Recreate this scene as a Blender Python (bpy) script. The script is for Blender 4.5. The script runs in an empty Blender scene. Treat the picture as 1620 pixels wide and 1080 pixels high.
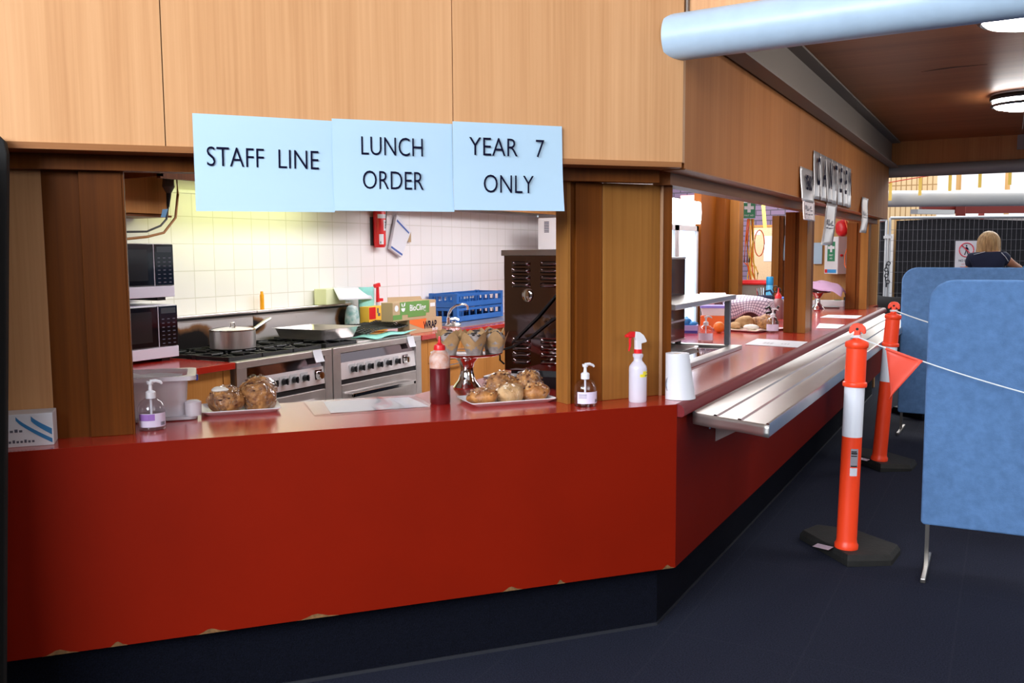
import bpy, bmesh, math, random
from mathutils import Vector, Matrix
random.seed(7)
D = bpy.data; C = bpy.context; COL = C.scene.collection
PI = math.pi
R_ = math.radians
# ------------------------------------------------------------------ camera
EYE = Vector((1.12738, -3.45289, 1.53))
YAW, PITCH, ROLL = R_(28.38046), R_(5.53257), R_(-0.39177)
fwd = Vector((-math.sin(YAW)*math.cos(PITCH), math.cos(YAW)*math.cos(PITCH), -math.sin(PITCH)))
rgt = Vector((math.cos(YAW), math.sin(YAW), 0)); upv = rgt.cross(fwd)
r2 = rgt*math.cos(ROLL) + upv*math.sin(ROLL); u2 = upv*math.cos(ROLL) - rgt*math.sin(ROLL)
cd = D.cameras.new('camera'); cam = D.objects.new('camera', cd); COL.objects.link(cam)
M = Matrix.Identity(4)
for i in range(3):
    M[i][0] = r2[i]; M[i][1] = u2[i]; M[i][2] = -fwd[i]; M[i][3] = EYE[i]
cam.matrix_world = M
cd.sensor_width = 36; cd.lens = 1449.144/1620*36; cd.clip_start = .02; cd.clip_end = 200
C.scene.camera = cam
# ------------------------------------------------------------------ exposure, world, large lights
vs = C.scene.view_settings
vs.view_transform = 'Standard'; vs.look = 'None'; vs.gamma = 1; vs.exposure = 0.0; vs.use_curve_mapping = False
w = D.worlds.new('sky'); C.scene.world = w; w.use_nodes = True
bg = w.node_tree.nodes['Background']; bg.inputs[0].default_value = (.82, .91, 1.0, 1); bg.inputs[1].default_value = .9
def area(name, loc, target, sx, sy, power, color, spread=PI):
    l = D.lights.new(name, 'AREA'); l.shape = 'RECTANGLE'; l.size = sx; l.size_y = sy; l.energy = power; l.color = color; l.spread = spread
    o = D.objects.new(name, l); COL.objects.link(o); o.location = loc
    d = Vector(target)-Vector(loc)
    o.rotation_euler = d.to_track_quat('-Z', 'Y').to_euler() if math.hypot(d.x, d.y) > .6 else (0, math.atan2(-d.x, -d.z), 0)
    return o
area('hall_window_light', (-.6, -8.3, 3.7), (-.4, 0, 2.0), 6.5, 2.4, 980, (.91, .96, 1.03))
area('hall_side_light', (5.6, -3.4, 3.0), (.6, 2.0, 1.2), 3.0, 2.0, 70, (1.0, .98, .97))
area('walkway_fill_light', (2.5, 2.3, 2.35), (0, 1.5, .45), 1.4, .9, 26, (1.0, .97, .95))  # unseen fill, added to brighten the red wing face
area('kitchen_ceiling_light', (-1.95, 2.75, 2.37), (-2.3, 2.75, 0), .4, 4.6, 88, (1.0, .965, 1.0))
area('hood_light', (-3.3, 1.3, 1.99), (-3.45, 1.3, 1.2), .12, 1.4, 6.5, (.93, 1.0, .42))
area('servery_ceiling_light', (-1.15, 5.0, 2.37), (-.9, 5.0, 0), .4, 2.6, 34, (1.0, .98, .98))
area('skylight_far', (1.5, 17.5, 6.5), (.8, 14.5, 1.2), 8, 6, 1300, (1.0, .98, .97))
area('far_corridor_light', (-2.4, 9.6, 2.9), (-2.2, 11.4, 1.2), 2.0, 1.6, 100, (1.0, .97, .98))
# ------------------------------------------------------------------ materials
def nodes(name):
    m = D.materials.new(name); m.use_nodes = True; nt = m.node_tree
    return m, nt, nt.nodes['Principled BSDF']
def rgb(h): # sRGB 0-255 -> linear
    f = lambda c: ((c/255+.055)/1.055)**2.4 if c > 10 else c/255/12.92
    return tuple(f(c) for c in h)
def mat(name, col, rough=.5, metal=0, var=0, vscale=20, bump=0, bscale=60, emit=None, estr=0, stretch=(1, 1, 1), coat=0, trans=0, spec=None, col2=None):
    m, nt, b = nodes(name)
    b.inputs['Base Color'].default_value = (*col, 1); b.inputs['Roughness'].default_value = rough; b.inputs['Metallic'].default_value = metal
    if coat: b.inputs['Coat Weight'].default_value = coat; b.inputs['Coat Roughness'].default_value = .12
    if trans: b.inputs['Transmission Weight'].default_value = trans
    if spec is not None: b.inputs['Specular IOR Level'].default_value = spec
    if emit: b.inputs['Emission Color'].default_value = (*emit, 1); b.inputs['Emission Strength'].default_value = estr
    if var or bump or col2:
        tc = nt.nodes.new('ShaderNodeTexCoord'); mp = nt.nodes.new('ShaderNodeMapping'); mp.inputs['Scale'].default_value = stretch
        nt.links.new(tc.outputs['Object'], mp.inputs[0])
        if var or col2:
            n = nt.nodes.new('ShaderNodeTexNoise'); n.inputs['Scale'].default_value = vscale; n.inputs['Detail'].default_value = 5
            nt.links.new(mp.outputs[0], n.inputs['Vector'])
            r = nt.nodes.new('ShaderNodeValToRGB'); r.color_ramp.elements[0].position = .3; r.color_ramp.elements[1].position = .7
            a = col if col2 else tuple(c*(1-var) for c in col); z = col2 if col2 else tuple(min(1, c*(1+var)) for c in col)
            r.color_ramp.elements[0].color = (*a, 1); r.color_ramp.elements[1].color = (*z, 1)
            nt.links.new(n.outputs[0], r.inputs[0]); nt.links.new(r.outputs[0], b.inputs['Base Color'])
        if bump:
            n2 = nt.nodes.new('ShaderNodeTexNoise'); n2.inputs['Scale'].default_value = bscale; n2.inputs['Detail'].default_value = 3
            nt.links.new(mp.outputs[0], n2.inputs['Vector'])
            bp = nt.nodes.new('ShaderNodeBump'); bp.inputs['Strength'].default_value = bump; bp.inputs['Distance'].default_value = .01
            nt.links.new(n2.outputs[0], bp.inputs['Height']); nt.links.new(bp.outputs[0], b.inputs['Normal'])
    return m
def wood(name, c1, c2, c3, rough=.42, sc=1.0, axis=2):
    m, nt, b = nodes(name)
    tc = nt.nodes.new('ShaderNodeTexCoord'); mp = nt.nodes.new('ShaderNodeMapping')
    s = [9*sc, 9*sc, 9*sc]; s[axis] = .22*sc; mp.inputs['Scale'].default_value = s
    nt.links.new(tc.outputs['Object'], mp.inputs[0])
    n = nt.nodes.new('ShaderNodeTexNoise'); n.inputs['Scale'].default_value = 1.1; n.inputs['Detail'].default_value = 6; n.inputs['Distortion'].default_value = .3
    nt.links.new(mp.outputs[0], n.inputs['Vector'])
    mp2 = nt.nodes.new('ShaderNodeMapping'); s2 = [70*sc, 70*sc, 70*sc]; s2[axis] = 1.2*sc; mp2.inputs['Scale'].default_value = s2
    nt.links.new(tc.outputs['Object'], mp2.inputs[0])
    n2 = nt.nodes.new('ShaderNodeTexNoise'); n2.inputs['Scale'].default_value = 1.3; n2.inputs['Detail'].default_value = 4
    nt.links.new(mp2.outputs[0], n2.inputs['Vector'])
    r = nt.nodes.new('ShaderNodeValToRGB'); e = r.color_ramp.elements
    e[0].position = .28; e[0].color = (*c1, 1); e[1].position = .72; e[1].color = (*c3, 1)
    k = e.new(.5); k.color = (*c2, 1)
    mx = nt.nodes.new('ShaderNodeMath'); mx.operation = 'MULTIPLY_ADD'; mx.inputs[1].default_value = .42; 
    mm = nt.nodes.new('ShaderNodeMath'); mm.operation = 'MULTIPLY'; mm.inputs[1].default_value = .58
    nt.links.new(n.outputs[0], mm.inputs[0]); nt.links.new(n2.outputs[0], mx.inputs[0]); nt.links.new(mm.outputs[0], mx.inputs[2])
    nt.links.new(mx.outputs[0], r.inputs[0]); nt.links.new(r.outputs[0], b.inputs['Base Color'])
    b.inputs['Roughness'].default_value = rough; b.inputs['Specular IOR Level'].default_value = .14
    bp = nt.nodes.new('ShaderNodeBump'); bp.inputs['Strength'].default_value = .06; bp.inputs['Distance'].default_value = .004
    nt.links.new(n2.outputs[0], bp.inputs['Height']); nt.links.new(bp.outputs[0], b.inputs['Normal'])
    return m
def tiles(name, c, g, size, rough=.25, axes='yz', mortar=.004, offs=0.0, bw=None):
    m, nt, b = nodes(name)
    tc = nt.nodes.new('ShaderNodeTexCoord'); sx = nt.nodes.new('ShaderNodeSeparateXYZ'); cx = nt.nodes.new('ShaderNodeCombineXYZ')
    nt.links.new(tc.outputs['Object'], sx.inputs[0])
    for i, a in enumerate(axes): nt.links.new(sx.outputs['xyz'.index(a)], cx.inputs[i])
    t = nt.nodes.new('ShaderNodeTexBrick'); t.offset = offs; t.squash = 1; t.inputs['Scale'].default_value = 1
    t.inputs['Color1'].default_value = (*c, 1); t.inputs['Color2'].default_value = tuple(x*.97 for x in c)+(1,); t.inputs['Mortar'].default_value = (*g, 1)
    t.inputs['Mortar Size'].default_value = mortar; t.inputs['Brick Width'].default_value = bw or size; t.inputs['Row Height'].default_value = size; t.inputs['Mortar Smooth'].default_value = .1
    nt.links.new(cx.outputs[0], t.inputs['Vector']); nt.links.new(t.outputs['Color'], b.inputs['Base Color'])
    bp = nt.nodes.new('ShaderNodeBump'); bp.inputs['Strength'].default_value = .25; bp.inputs['Distance'].default_value = .003; bp.invert = True
    nt.links.new(t.outputs['Fac'], bp.inputs['Height']); nt.links.new(bp.outputs[0], b.inputs['Normal'])
    b.inputs['Roughness'].default_value = rough
    return m
def clear(name, tint=(1, 1, 1), rough=.05, refl=1.35, bump=0, bscale=40, white=0.0):
    m = D.materials.new(name); m.use_nodes = True; nt = m.node_tree; nt.nodes.clear()
    o = nt.nodes.new('ShaderNodeOutputMaterial'); t = nt.nodes.new('ShaderNodeBsdfTransparent'); g = nt.nodes.new('ShaderNodeBsdfGlossy'); x = nt.nodes.new('ShaderNodeMixShader')
    f = nt.nodes.new('ShaderNodeLayerWeight'); f.inputs[0].default_value = .5
    pw = nt.nodes.new('ShaderNodeMath'); pw.operation = 'POWER'; pw.inputs[1].default_value = 3.2; nt.links.new(f.outputs['Facing'], pw.inputs[0])
    ma = nt.nodes.new('ShaderNodeMath'); ma.operation = 'MULTIPLY_ADD'; ma.inputs[1].default_value = .62; ma.inputs[2].default_value = (refl-1)*.13; nt.links.new(pw.outputs[0], ma.inputs[0])
    t.inputs[0].default_value = (*tint, 1); g.inputs['Roughness'].default_value = rough
    nt.links.new(ma.outputs[0], x.inputs[0]); nt.links.new(g.outputs[0], x.inputs[2])
    if white:
        d = nt.nodes.new('ShaderNodeBsdfDiffuse'); d.inputs[0].default_value = (*tint, 1); y = nt.nodes.new('ShaderNodeMixShader'); y.inputs[0].default_value = white
        nt.links.new(t.outputs[0], y.inputs[1]); nt.links.new(d.outputs[0], y.inputs[2]); nt.links.new(y.outputs[0], x.inputs[1])
    else: nt.links.new(t.outputs[0], x.inputs[1])
    if bump:
        tc = nt.nodes.new('ShaderNodeTexCoord'); n = nt.nodes.new('ShaderNodeTexNoise'); n.inputs['Scale'].default_value = bscale; n.inputs['Detail'].default_value = 2; n.inputs['Distortion'].default_value = 1.5
        nt.links.new(tc.outputs['Object'], n.inputs['Vector']); bp = nt.nodes.new('ShaderNodeBump'); bp.inputs['Strength'].default_value = bump; bp.inputs['Distance'].default_value = .05
        nt.links.new(n.outputs[0], bp.inputs['Height'])
        nt.links.new(bp.outputs[0], f.inputs['Normal']); nt.links.new(bp.outputs[0], g.inputs['Normal'])
    nt.links.new(x.outputs[0], o.inputs[0])
    return m
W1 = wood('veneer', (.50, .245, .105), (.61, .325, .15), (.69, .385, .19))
W2 = wood('timber_post', (.20, .080, .018), (.30, .122, .026), (.37, .16, .038), .36, .8)
W3 = wood('dark_timber', (.10, .026, .002), (.155, .042, .004), (.205, .060, .007), .45, .8)
W4 = wood('ceiling_ply', (.21, .07, .022), (.29, .105, .035), (.36, .14, .05), .42, .6, axis=0)
W5 = wood('cupboard_veneer', (.42, .17, .04), (.52, .22, .055), (.6, .27, .075), .4)
W6 = wood('pale_wall_ply', (.50, .27, .09), (.60, .34, .13), (.68, .40, .17), .5)
WH = wood('rail_timber', (.17, .06, .02), (.25, .095, .032), (.32, .13, .05), .4, .8, axis=1)
WM = wood('moulding', (.22, .085, .03), (.31, .13, .048), (.38, .165, .066), .36, .8, axis=0)
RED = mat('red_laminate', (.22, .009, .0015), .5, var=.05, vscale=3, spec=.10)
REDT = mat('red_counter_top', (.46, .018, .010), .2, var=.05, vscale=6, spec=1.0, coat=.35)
NOSE = mat('maroon_edge', (.17, .010, .014), .5, spec=.25)
CRACK = mat('split_ply', (.03, .012, .006), .9)
CHIP = mat('chipped_board', (.20, .10, .035), .9, var=.4, vscale=60)
def carpet_seams():
    nt = CARPET.node_tree; b = nt.nodes['Principled BSDF']; l = b.inputs['Base Color'].links[0]; src = l.from_socket
    tc = nt.nodes.new('ShaderNodeTexCoord'); t = nt.nodes.new('ShaderNodeTexBrick'); t.offset = 0; t.inputs['Scale'].default_value = 1
    t.inputs['Brick Width'].default_value = .5; t.inputs['Row Height'].default_value = 1.0; t.inputs['Mortar Size'].default_value = .006; t.inputs['Mortar Smooth'].default_value = .6
    nt.links.new(tc.outputs['Object'], t.inputs['Vector']); mx = nt.nodes.new('ShaderNodeMixRGB'); mx.inputs[2].default_value = (.045, .050, .070, 1)
    k = nt.nodes.new('ShaderNodeMath'); k.operation = 'MULTIPLY'; k.inputs[1].default_value = .16; nt.links.new(t.outputs['Fac'], k.inputs[0])
    nt.links.new(k.outputs[0], mx.inputs[0]); nt.links.new(src, mx.inputs[1]); nt.links.new(mx.outputs[0], b.inputs['Base Color'])
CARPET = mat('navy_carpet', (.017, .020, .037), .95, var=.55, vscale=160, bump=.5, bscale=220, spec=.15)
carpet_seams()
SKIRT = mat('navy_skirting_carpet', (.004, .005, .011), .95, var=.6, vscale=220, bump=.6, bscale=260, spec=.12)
TILE = tiles('white_wall_tile', (.86, .85, .86), (.66, .65, .61), .178, mortar=.003)
PAINT = mat('cream_paint', (.80, .79, .70), .6)
WHITE = mat('white_paint', (.80, .80, .82), .55)
VINYL = mat('kitchen_vinyl', (.22, .20, .18), .45, var=.15)
STEEL = mat('stainless', (.64, .61, .60), .30, .8, var=.08, vscale=8, stretch=(1, 30, 1))
STEELB = mat('brushed_steel_rail', (.56, .55, .53), .33, .9, var=.05, vscale=5, bump=.015, bscale=9)
STEELD = mat('mirror_steel', (.24, .19, .20), .05, 1, bump=.03, bscale=4)
CHROME = mat('chrome', (.78, .77, .76), .08, 1)
SPLASH = None
BLACK = mat('black_plastic', (.012, .012, .014), .35)
IRON = mat('cast_iron', (.012, .013, .016), .55, var=.3)
GLASSK = mat('black_glass', (.006, .006, .009), .06)
WPL = mat('white_plastic', (.80, .80, .84), .35)
SILV = mat('microwave_silver', (.76, .74, .86), .35)
GREY = mat('grey_steel_paint', (.22, .18, .15), .7)
GREYP = mat('grey_pipe_paint', (.23, .23, .235), .4)
PIPE = mat('pale_blue_paint', (.44, .60, .76), .36, var=.04, vscale=14)
PAPER = mat('white_paper', (.72, .74, .80), .45)
PAPERB = mat('sign_paper', (.45, .64, .80), .45, spec=.3)
INK = mat('navy_ink', (.006, .006, .024), .8, spec=.05)
DINK = mat('grey_ink', (.10, .10, .14), .6)
ORANGE = mat('hi_vis_orange', (1.0, .065, .014), .4)
REFL = mat('reflective_band', (.84, .88, .98), .3, var=.05, vscale=60, stretch=(1, 1, .02))
RUBBER = mat('black_rubber', (.010, .010, .009), .75, var=.3, bump=.2)
FLAG = mat('flag_vinyl', (.90, .10, .06), .5)
ROPE = mat('white_rope', (.75, .82, .85), .7)
FELT = mat('blue_felt', (.105, .215, .43), .92, var=.13, vscale=26, bump=.2, bscale=160, spec=.2)
DARKF = mat('black_felt', (.010, .010, .010), .9)
SAUCE = mat('red_sauce', (.10, .008, .010), .3)
SAUCER = mat('sauce_smear', (.74, .64, .60), .35, col2=(.60, .26, .16), vscale=38)
REDP = mat('red_plastic', (.72, .015, .02), .35)
BREAD = mat('bread_crust', (.26, .075, .014), .5, col2=(.60, .29, .085), vscale=24, bump=.5, bscale=45)
BREADS = mat('seed_crust', (.13, .035, .012), .55, col2=(.60, .29, .09), vscale=48, bump=.9, bscale=55)
BREADP = mat('pale_crumb', (.50, .28, .11), .75, col2=(.70, .48, .26), vscale=22, bump=.4)
ICING = mat('white_icing', (.86, .83, .76), .4, bump=.4, bscale=40)
CHOC = mat('chocolate', (.022, .012, .010), .5, bump=.5, bscale=90)
PARCH = mat('parchment', (.46, .28, .13), .6, var=.12, vscale=30)
MUFF = mat('wrapped_cake', (.20, .15, .14), .6, col2=(.46, .40, .38), vscale=24)
CLING = clear('cling_film', (1, 1, 1), .10, 1.25, bump=1.0, bscale=20)
PLAST = clear('clear_plastic', (.97, .97, 1), .05, 1.4)
TUBM = clear('frosted_tub', (.84, .80, .86), .2, 1.4, white=.62)
MILK = clear('frosted_bottle', (.86, .84, .95), .25, 1.4, white=.72)
SLEEVE = clear('plastic_sleeve', (1, 1, 1), .08, 1.5)
GEL = clear('gel', (.96, .93, .92), .03, 1.35)
LABEL = mat('lilac_label', (.74, .68, .86), .5)
PURP = mat('purple_label', (.34, .17, .55), .5)
TEAL = mat('teal_cloth', (.26, .62, .58), .9, bump=.3)
GREENB = mat('box_green', (.13, .30, .07), .5)
KRAFT = mat('kraft_board', (.46, .33, .19), .75)
ORB = mat('box_orange', (.90, .17, .03), .5)
YEL = mat('yellow_card', (.92, .55, .06), .5)
CREAM = mat('cream_plastic', (.74, .78, .50), .45)
BLUEP = mat('blue_rack_plastic', (.015, .12, .42), .42)
FOIL = mat('silver_laminate', (.70, .67, .67), .16, .25, bump=.12, bscale=8)
FOILP = mat('pink_laminate', (.80, .62, .60), .25, .6, bump=.12, bscale=8)
GLOVE = mat('blue_glove', (.04, .30, .75), .45)
NAVY = mat('navy_fabric', (.012, .016, .05), .85)
LILAC = mat('lilac_towel', (.58, .36, .55), .95, bump=.4, bscale=150)
SKIN = mat('skin', (.62, .26, .14), .5)
HAIR = mat('blonde_hair', (.36, .17, .055), .5, col2=(.80, .50, .22), vscale=14, stretch=(3, 3, .6))
BLK = mat('shade_cloth', (.018, .016, .020), .9, var=.2)
GALVD = mat('dull_wire', (.20, .19, .21), .5, .2)
GALV = mat('galvanised', (.62, .62, .64), .4, .3)
REDST = mat('red_oxide_steel', (.24, .022, .014), .5)
PINKST = mat('pink_primer', (.80, .25, .22), .55)
WBEAM = mat('white_beam', (.62, .61, .60), .45)
BRICKP = tiles('purple_brick', (.27, .18, .28), (.10, .08, .10), .085, .8, 'xz', .008, .5, .24)
PINEB = tiles('pine_batten', (.80, .56, .30), (.40, .22, .08), 3.0, .6, 'xz', .012, 0, .11)
GREENS = mat('sign_green', (.03, .24, .11), .5)
BLUES = mat('sign_blue', (.05, .34, .75), .5)
CORDO = mat('orange_cord', (.92, .16, .03), .45)
CORDY = mat('yellow_cord', (.95, .62, .10), .5)
CORDB = mat('brown_cord', (.42, .17, .03), .45)
GREYB = mat('grey_bin', (.30, .31, .29), .5)
LAMP = mat('lamp_diffuser', (.9, .9, .9), .4, emit=(1, .97, .95), estr=38.0)
LITSIGN = mat('lit_header', (.9, .9, .9), .3, emit=(.97, .98, 1.0), estr=11.0)
FRIDGEIN = mat('lit_fridge_interior', (.8, .85, .9), .4, emit=(.50, .76, 1.0), estr=1.9)
ORANGEF = mat('orange_peel', (.93, .22, .02), .45, bump=.2, bscale=120)
def splash_mat(nm, spots, k0):
    m, nt, b = nodes(nm)
    b.inputs['Metallic'].default_value = .45; b.inputs['Roughness'].default_value = .42
    tc = nt.nodes.new('ShaderNodeTexCoord'); mp = nt.nodes.new('ShaderNodeMapping'); nt.links.new(tc.outputs['Object'], mp.inputs[0])
    # scorch marks: two stains with a shape of their own low on the metal
    n = nt.nodes.new('ShaderNodeTexNoise'); n.inputs['Scale'].default_value = 9; n.inputs['Detail'].default_value = 6; nt.links.new(mp.outputs[0], n.inputs['Vector'])
    tot = None
    for (y, z, ry, rz) in spots:
        sp = nt.nodes.new('ShaderNodeMapping'); sp.vector_type = 'TEXTURE'
        sp.inputs['Location'].default_value = (y, .71, z); sp.inputs['Scale'].default_value = (ry, 5, rz); nt.links.new(tc.outputs['Object'], sp.inputs[0])
        g = nt.nodes.new('ShaderNodeTexGradient'); g.gradient_type = 'SPHERICAL'; nt.links.new(sp.outputs[0], g.inputs[0])
        if tot is None: tot = g.outputs['Fac']
        else:
            a = nt.nodes.new('ShaderNodeMath'); a.operation = 'MAXIMUM'; nt.links.new(tot, a.inputs[0]); nt.links.new(g.outputs['Fac'], a.inputs[1]); tot = a.outputs[0]
    a = nt.nodes.new('ShaderNodeMath'); a.operation = 'MULTIPLY_ADD'; a.inputs[1].default_value = 1.6; nt.links.new(tot, a.inputs[0])
    s = nt.nodes.new('ShaderNodeMath'); s.operation = 'MULTIPLY_ADD'; s.inputs[1].default_value = .7; s.inputs[2].default_value = k0; nt.links.new(n.outputs[0], s.inputs[0]); nt.links.new(s.outputs[0], a.inputs[2])
    r = nt.nodes.new('ShaderNodeValToRGB'); e = r.color_ramp.elements
    e[0].position = .12; e[0].color = (.60, .57, .56, 1); e[1].position = .75; e[1].color = (.006, .004, .004, 1); k = e.new(.36); k.color = (.26, .12, .045, 1)
    nt.links.new(a.outputs[0], r.inputs[0]); nt.links.new(r.outputs[0], b.inputs['Base Color'])
    return m
SPLASH = splash_mat('burnt_splashback', ((.10, .985, .22, .11), (.33, .96, .24, .13), (.80, .97, .22, .07)), -.30); SPLASH2 = splash_mat('smudged_splashback', ((-.02, 1.03, .16, .08), (1.0, 1.02, .12, .12)), -.34)
def gingham():
    m, nt, b = nodes('check_tea_towel'); b.inputs['Roughness'].default_value = .95
    tc = nt.nodes.new('ShaderNodeTexCoord')
    ws = []
    for d in ('X', 'Y'):
        wv = nt.nodes.new('ShaderNodeTexWave'); wv.bands_direction = d; wv.inputs['Scale'].default_value = 7.5; nt.links.new(tc.outputs['UV'], wv.inputs['Vector']); ws.append(wv)
    mx = nt.nodes.new('ShaderNodeMath'); mx.operation = 'MINIMUM'; nt.links.new(ws[0].outputs['Fac'], mx.inputs[0]); nt.links.new(ws[1].outputs['Fac'], mx.inputs[1])
    r = nt.nodes.new('ShaderNodeValToRGB'); r.color_ramp.elements[0].position = .06; r.color_ramp.elements[1].position = .2
    r.color_ramp.elements[0].color = (.20, .14, .24, 1); r.color_ramp.elements[1].color = (.76, .70, .78, 1)
    nt.links.new(mx.outputs[0], r.inputs[0]); nt.links.new(r.outputs[0], b.inputs['Base Color'])
    return m
GING = gingham()
# ------------------------------------------------------------------ helpers
class MB:
    def __init__(s): s.b = bmesh.new(); s.mi = 0
    def _n(s, f):
        f.material_index = s.mi; return f
    def face(s, pts):
        return s._n(s.b.faces.new([s.b.verts.new(p) for p in pts]))
    def box(s, x0, x1, y0, y1, z0, z1):
        return s.prism([(x0, y0), (x1, y0), (x1, y1), (x0, y1)], z0, z1)
    def prism(s, poly, z0, z1, M=None):
        n = len(poly); ar = sum(poly[i][0]*poly[(i+1) % n][1]-poly[(i+1) % n][0]*poly[i][1] for i in range(n))
        if ar < 0: poly = poly[::-1]
        tr = (lambda p: M @ Vector(p)) if M else (lambda p: p)
        lo = [s.b.verts.new(tr((x, y, z0))) for x, y in poly]; hi = [s.b.verts.new(tr((x, y, z1))) for x, y in poly]
        s._n(s.b.faces.new(lo[::-1])); s._n(s.b.faces.new(hi))
        for i in range(n): s._n(s.b.faces.new((lo[i], lo[(i+1) % n], hi[(i+1) % n], hi[i])))
        return s
    def lathe(s, prof, seg=24, c=(0, 0), M=None, z0=0):
        tr = (lambda p: M @ Vector(p)) if M else (lambda p: p)
        rings = []
        for r, z in prof:
            if r < 1e-6: rings.append([s.b.verts.new(tr((c[0], c[1], z+z0)))])
            else: rings.append([s.b.verts.new(tr((c[0]+r*math.cos(2*PI*i/seg), c[1]+r*math.sin(2*PI*i/seg), z+z0))) for i in range(seg)])
        for a, b in zip(rings, rings[1:]):
            for i in range(seg):
                j = (i+1) % seg
                if len(a) == 1 and len(b) == 1: continue
                if len(a) == 1: s._n(s.b.faces.new((a[0], b[j], b[i])))
                elif len(b) == 1: s._n(s.b.faces.new((a[i], a[j], b[0])))
                else: s._n(s.b.faces.new((a[i], a[j], b[j], b[i])))
        return s
    def cyl(s, p0, p1, r, r1=None, seg=16):
        p0 = Vector(p0); p1 = Vector(p1); d = p1-p0; L = d.length
        M = Matrix.Translation(p0) @ d.to_track_quat('Z', 'Y').to_matrix().to_4x4()
        return s.lathe([(0, 0), (r, 0), (r if r1 is None else r1, L), (0, L)], seg, M=M)
    def tube(s, pts, r, seg=8, close=False):
        pts = [Vector(p) for p in pts]; n = len(pts); rings = []
        up = Vector((0, 0, 1))
        for i, p in enumerate(pts):
            t = (pts[(i+1) % n] if (close or i < n-1) else p)-(pts[i-1] if (close or i > 0) else p)
            t.normalize(); a = t.cross(up)
            if a.length < .02: a = t.cross(Vector((1, 0, 0)))
            a.normalize(); b = t.cross(a)
            rr = r[i] if isinstance(r, (list, tuple)) else r
            rings.append([s.b.verts.new(p+rr*(math.cos(2*PI*k/seg)*a+math.sin(2*PI*k/seg)*b)) for k in range(seg)])
        for i in range(n if close else n-1):
            A = rings[i]; B = rings[(i+1) % n]
            for k in range(seg): s._n(s.b.faces.new((A[k], A[(k+1) % seg], B[(k+1) % seg], B[k])))
        if not close:
            s._n(s.b.faces.new(rings[0])); s._n(s.b.faces.new(rings[-1][::-1]))
        return s
    def ball(s, c, r, seg=16, rings=10, noise=0, sd=0, flat=None):
        rx, ry, rz = (r, r, r) if isinstance(r, (int, float)) else r
        rnd = random.Random(sd); ph = [rnd.uniform(0, 6.3) for _ in range(6)]
        rows = []
        for i in range(rings+1):
            th = PI*i/rings; row = []
            for k in range(1 if i in (0, rings) else seg):
                a = 2*PI*k/seg; q = 1+noise*(math.sin(3*a+ph[0]+2*th)+math.sin(5*a+ph[1]-3*th)+math.sin(4*th+ph[2]+a))/3
                z = math.cos(th)*rz*q
                if flat is not None: z = max(z, -flat)
                row.append(s.b.verts.new((c[0]+math.sin(th)*math.cos(a)*rx*q, c[1]+math.sin(th)*math.sin(a)*ry*q, c[2]+z)))
            rows.append(row)
        for i in range(rings):
            A, B = rows[i], rows[i+1]
            for k in range(seg):
                j = (k+1) % seg
                if len(A) == 1: s._n(s.b.faces.new((A[0], B[k], B[j])))
                elif len(B) == 1: s._n(s.b.faces.new((A[k], B[0], A[j])))
                else: s._n(s.b.faces.new((A[k], B[k], B[j], A[j])))
        return s
    def grid(s, f, nu, nv, uv=False):
        v = [[s.b.verts.new(f(i/nu, j/nv)) for j in range(nv+1)] for i in range(nu+1)]
        L = s.b.loops.layers.uv.verify() if uv else None
        for i in range(nu):
            for j in range(nv):
                fc = s._n(s.b.faces.new((v[i][j], v[i+1][j], v[i+1][j+1], v[i][j+1])))
                if uv:
                    for lp, (a, b) in zip(fc.loops, ((i, j), (i+1, j), (i+1, j+1), (i, j+1))): lp[L].uv = (a/nu, b/nv)
        return s
    def obj(s, name, mats, parent=None, smooth=False, bevel=0, loc=None, rotz=0, solid=0, sub=0, seg=2):
        me = D.meshes.new(name); bmesh.ops.recalc_face_normals(s.b, faces=s.b.faces); s.b.to_mesh(me); s.b.free()
        o = D.objects.new(name, me); COL.objects.link(o)
        for m in (mats if isinstance(mats, (list, tuple)) else [mats]): me.materials.append(m)
        if parent: o.parent = parent
        if loc: o.location = loc
        if rotz: o.rotation_euler = (0, 0, rotz)
        if smooth:
            for p in me.polygons: p.use_smooth = True
            if smooth != 'all': me.set_sharp_from_angle(angle=R_(40))
        if solid:
            md = o.modifiers.new('thickness', 'SOLIDIFY'); md.thickness = solid; md.offset = 0
        if sub:
            md = o.modifiers.new('smooth', 'SUBSURF'); md.levels = sub; md.render_levels = sub
        if bevel:
            md = o.modifiers.new('edges', 'BEVEL'); md.width = bevel; md.segments = seg; md.limit_method = 'ANGLE'; md.angle_limit = R_(40)
        return o
def tag(o, label, cat, group=None):
    o['label'] = label; o['category'] = cat
    if group: o['group'] = group
    return o
def thing(name, label, cat, loc=(0, 0, 0), rotz=0, group=None):
    o = D.objects.new(name, None); COL.objects.link(o); o.location = loc; o.rotation_euler = (0, 0, rotz); o.empty_display_size = .1
    return tag(o, label, cat, group)
def struct(o):
    o['kind'] = 'structure'; return o
def dup(root, loc=None, rotz=None, label=None, scale=None):
    def cp(o, par):
        c = o.copy(); COL.objects.link(c)
        if par: c.parent = par
        for ch in [x for x in D.objects if x.parent == o]: cp(ch, c)
        return c
    r = cp(root, None)
    if loc is not None: r.location = loc
    if rotz is not None: r.rotation_euler = (0, 0, rotz)
    if label: r['label'] = label
    if scale: r.scale = scale
    return r
def part(name, m, parent, build, **k):
    b = MB(); build(b); return b.obj(name, m, parent, **k)
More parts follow.
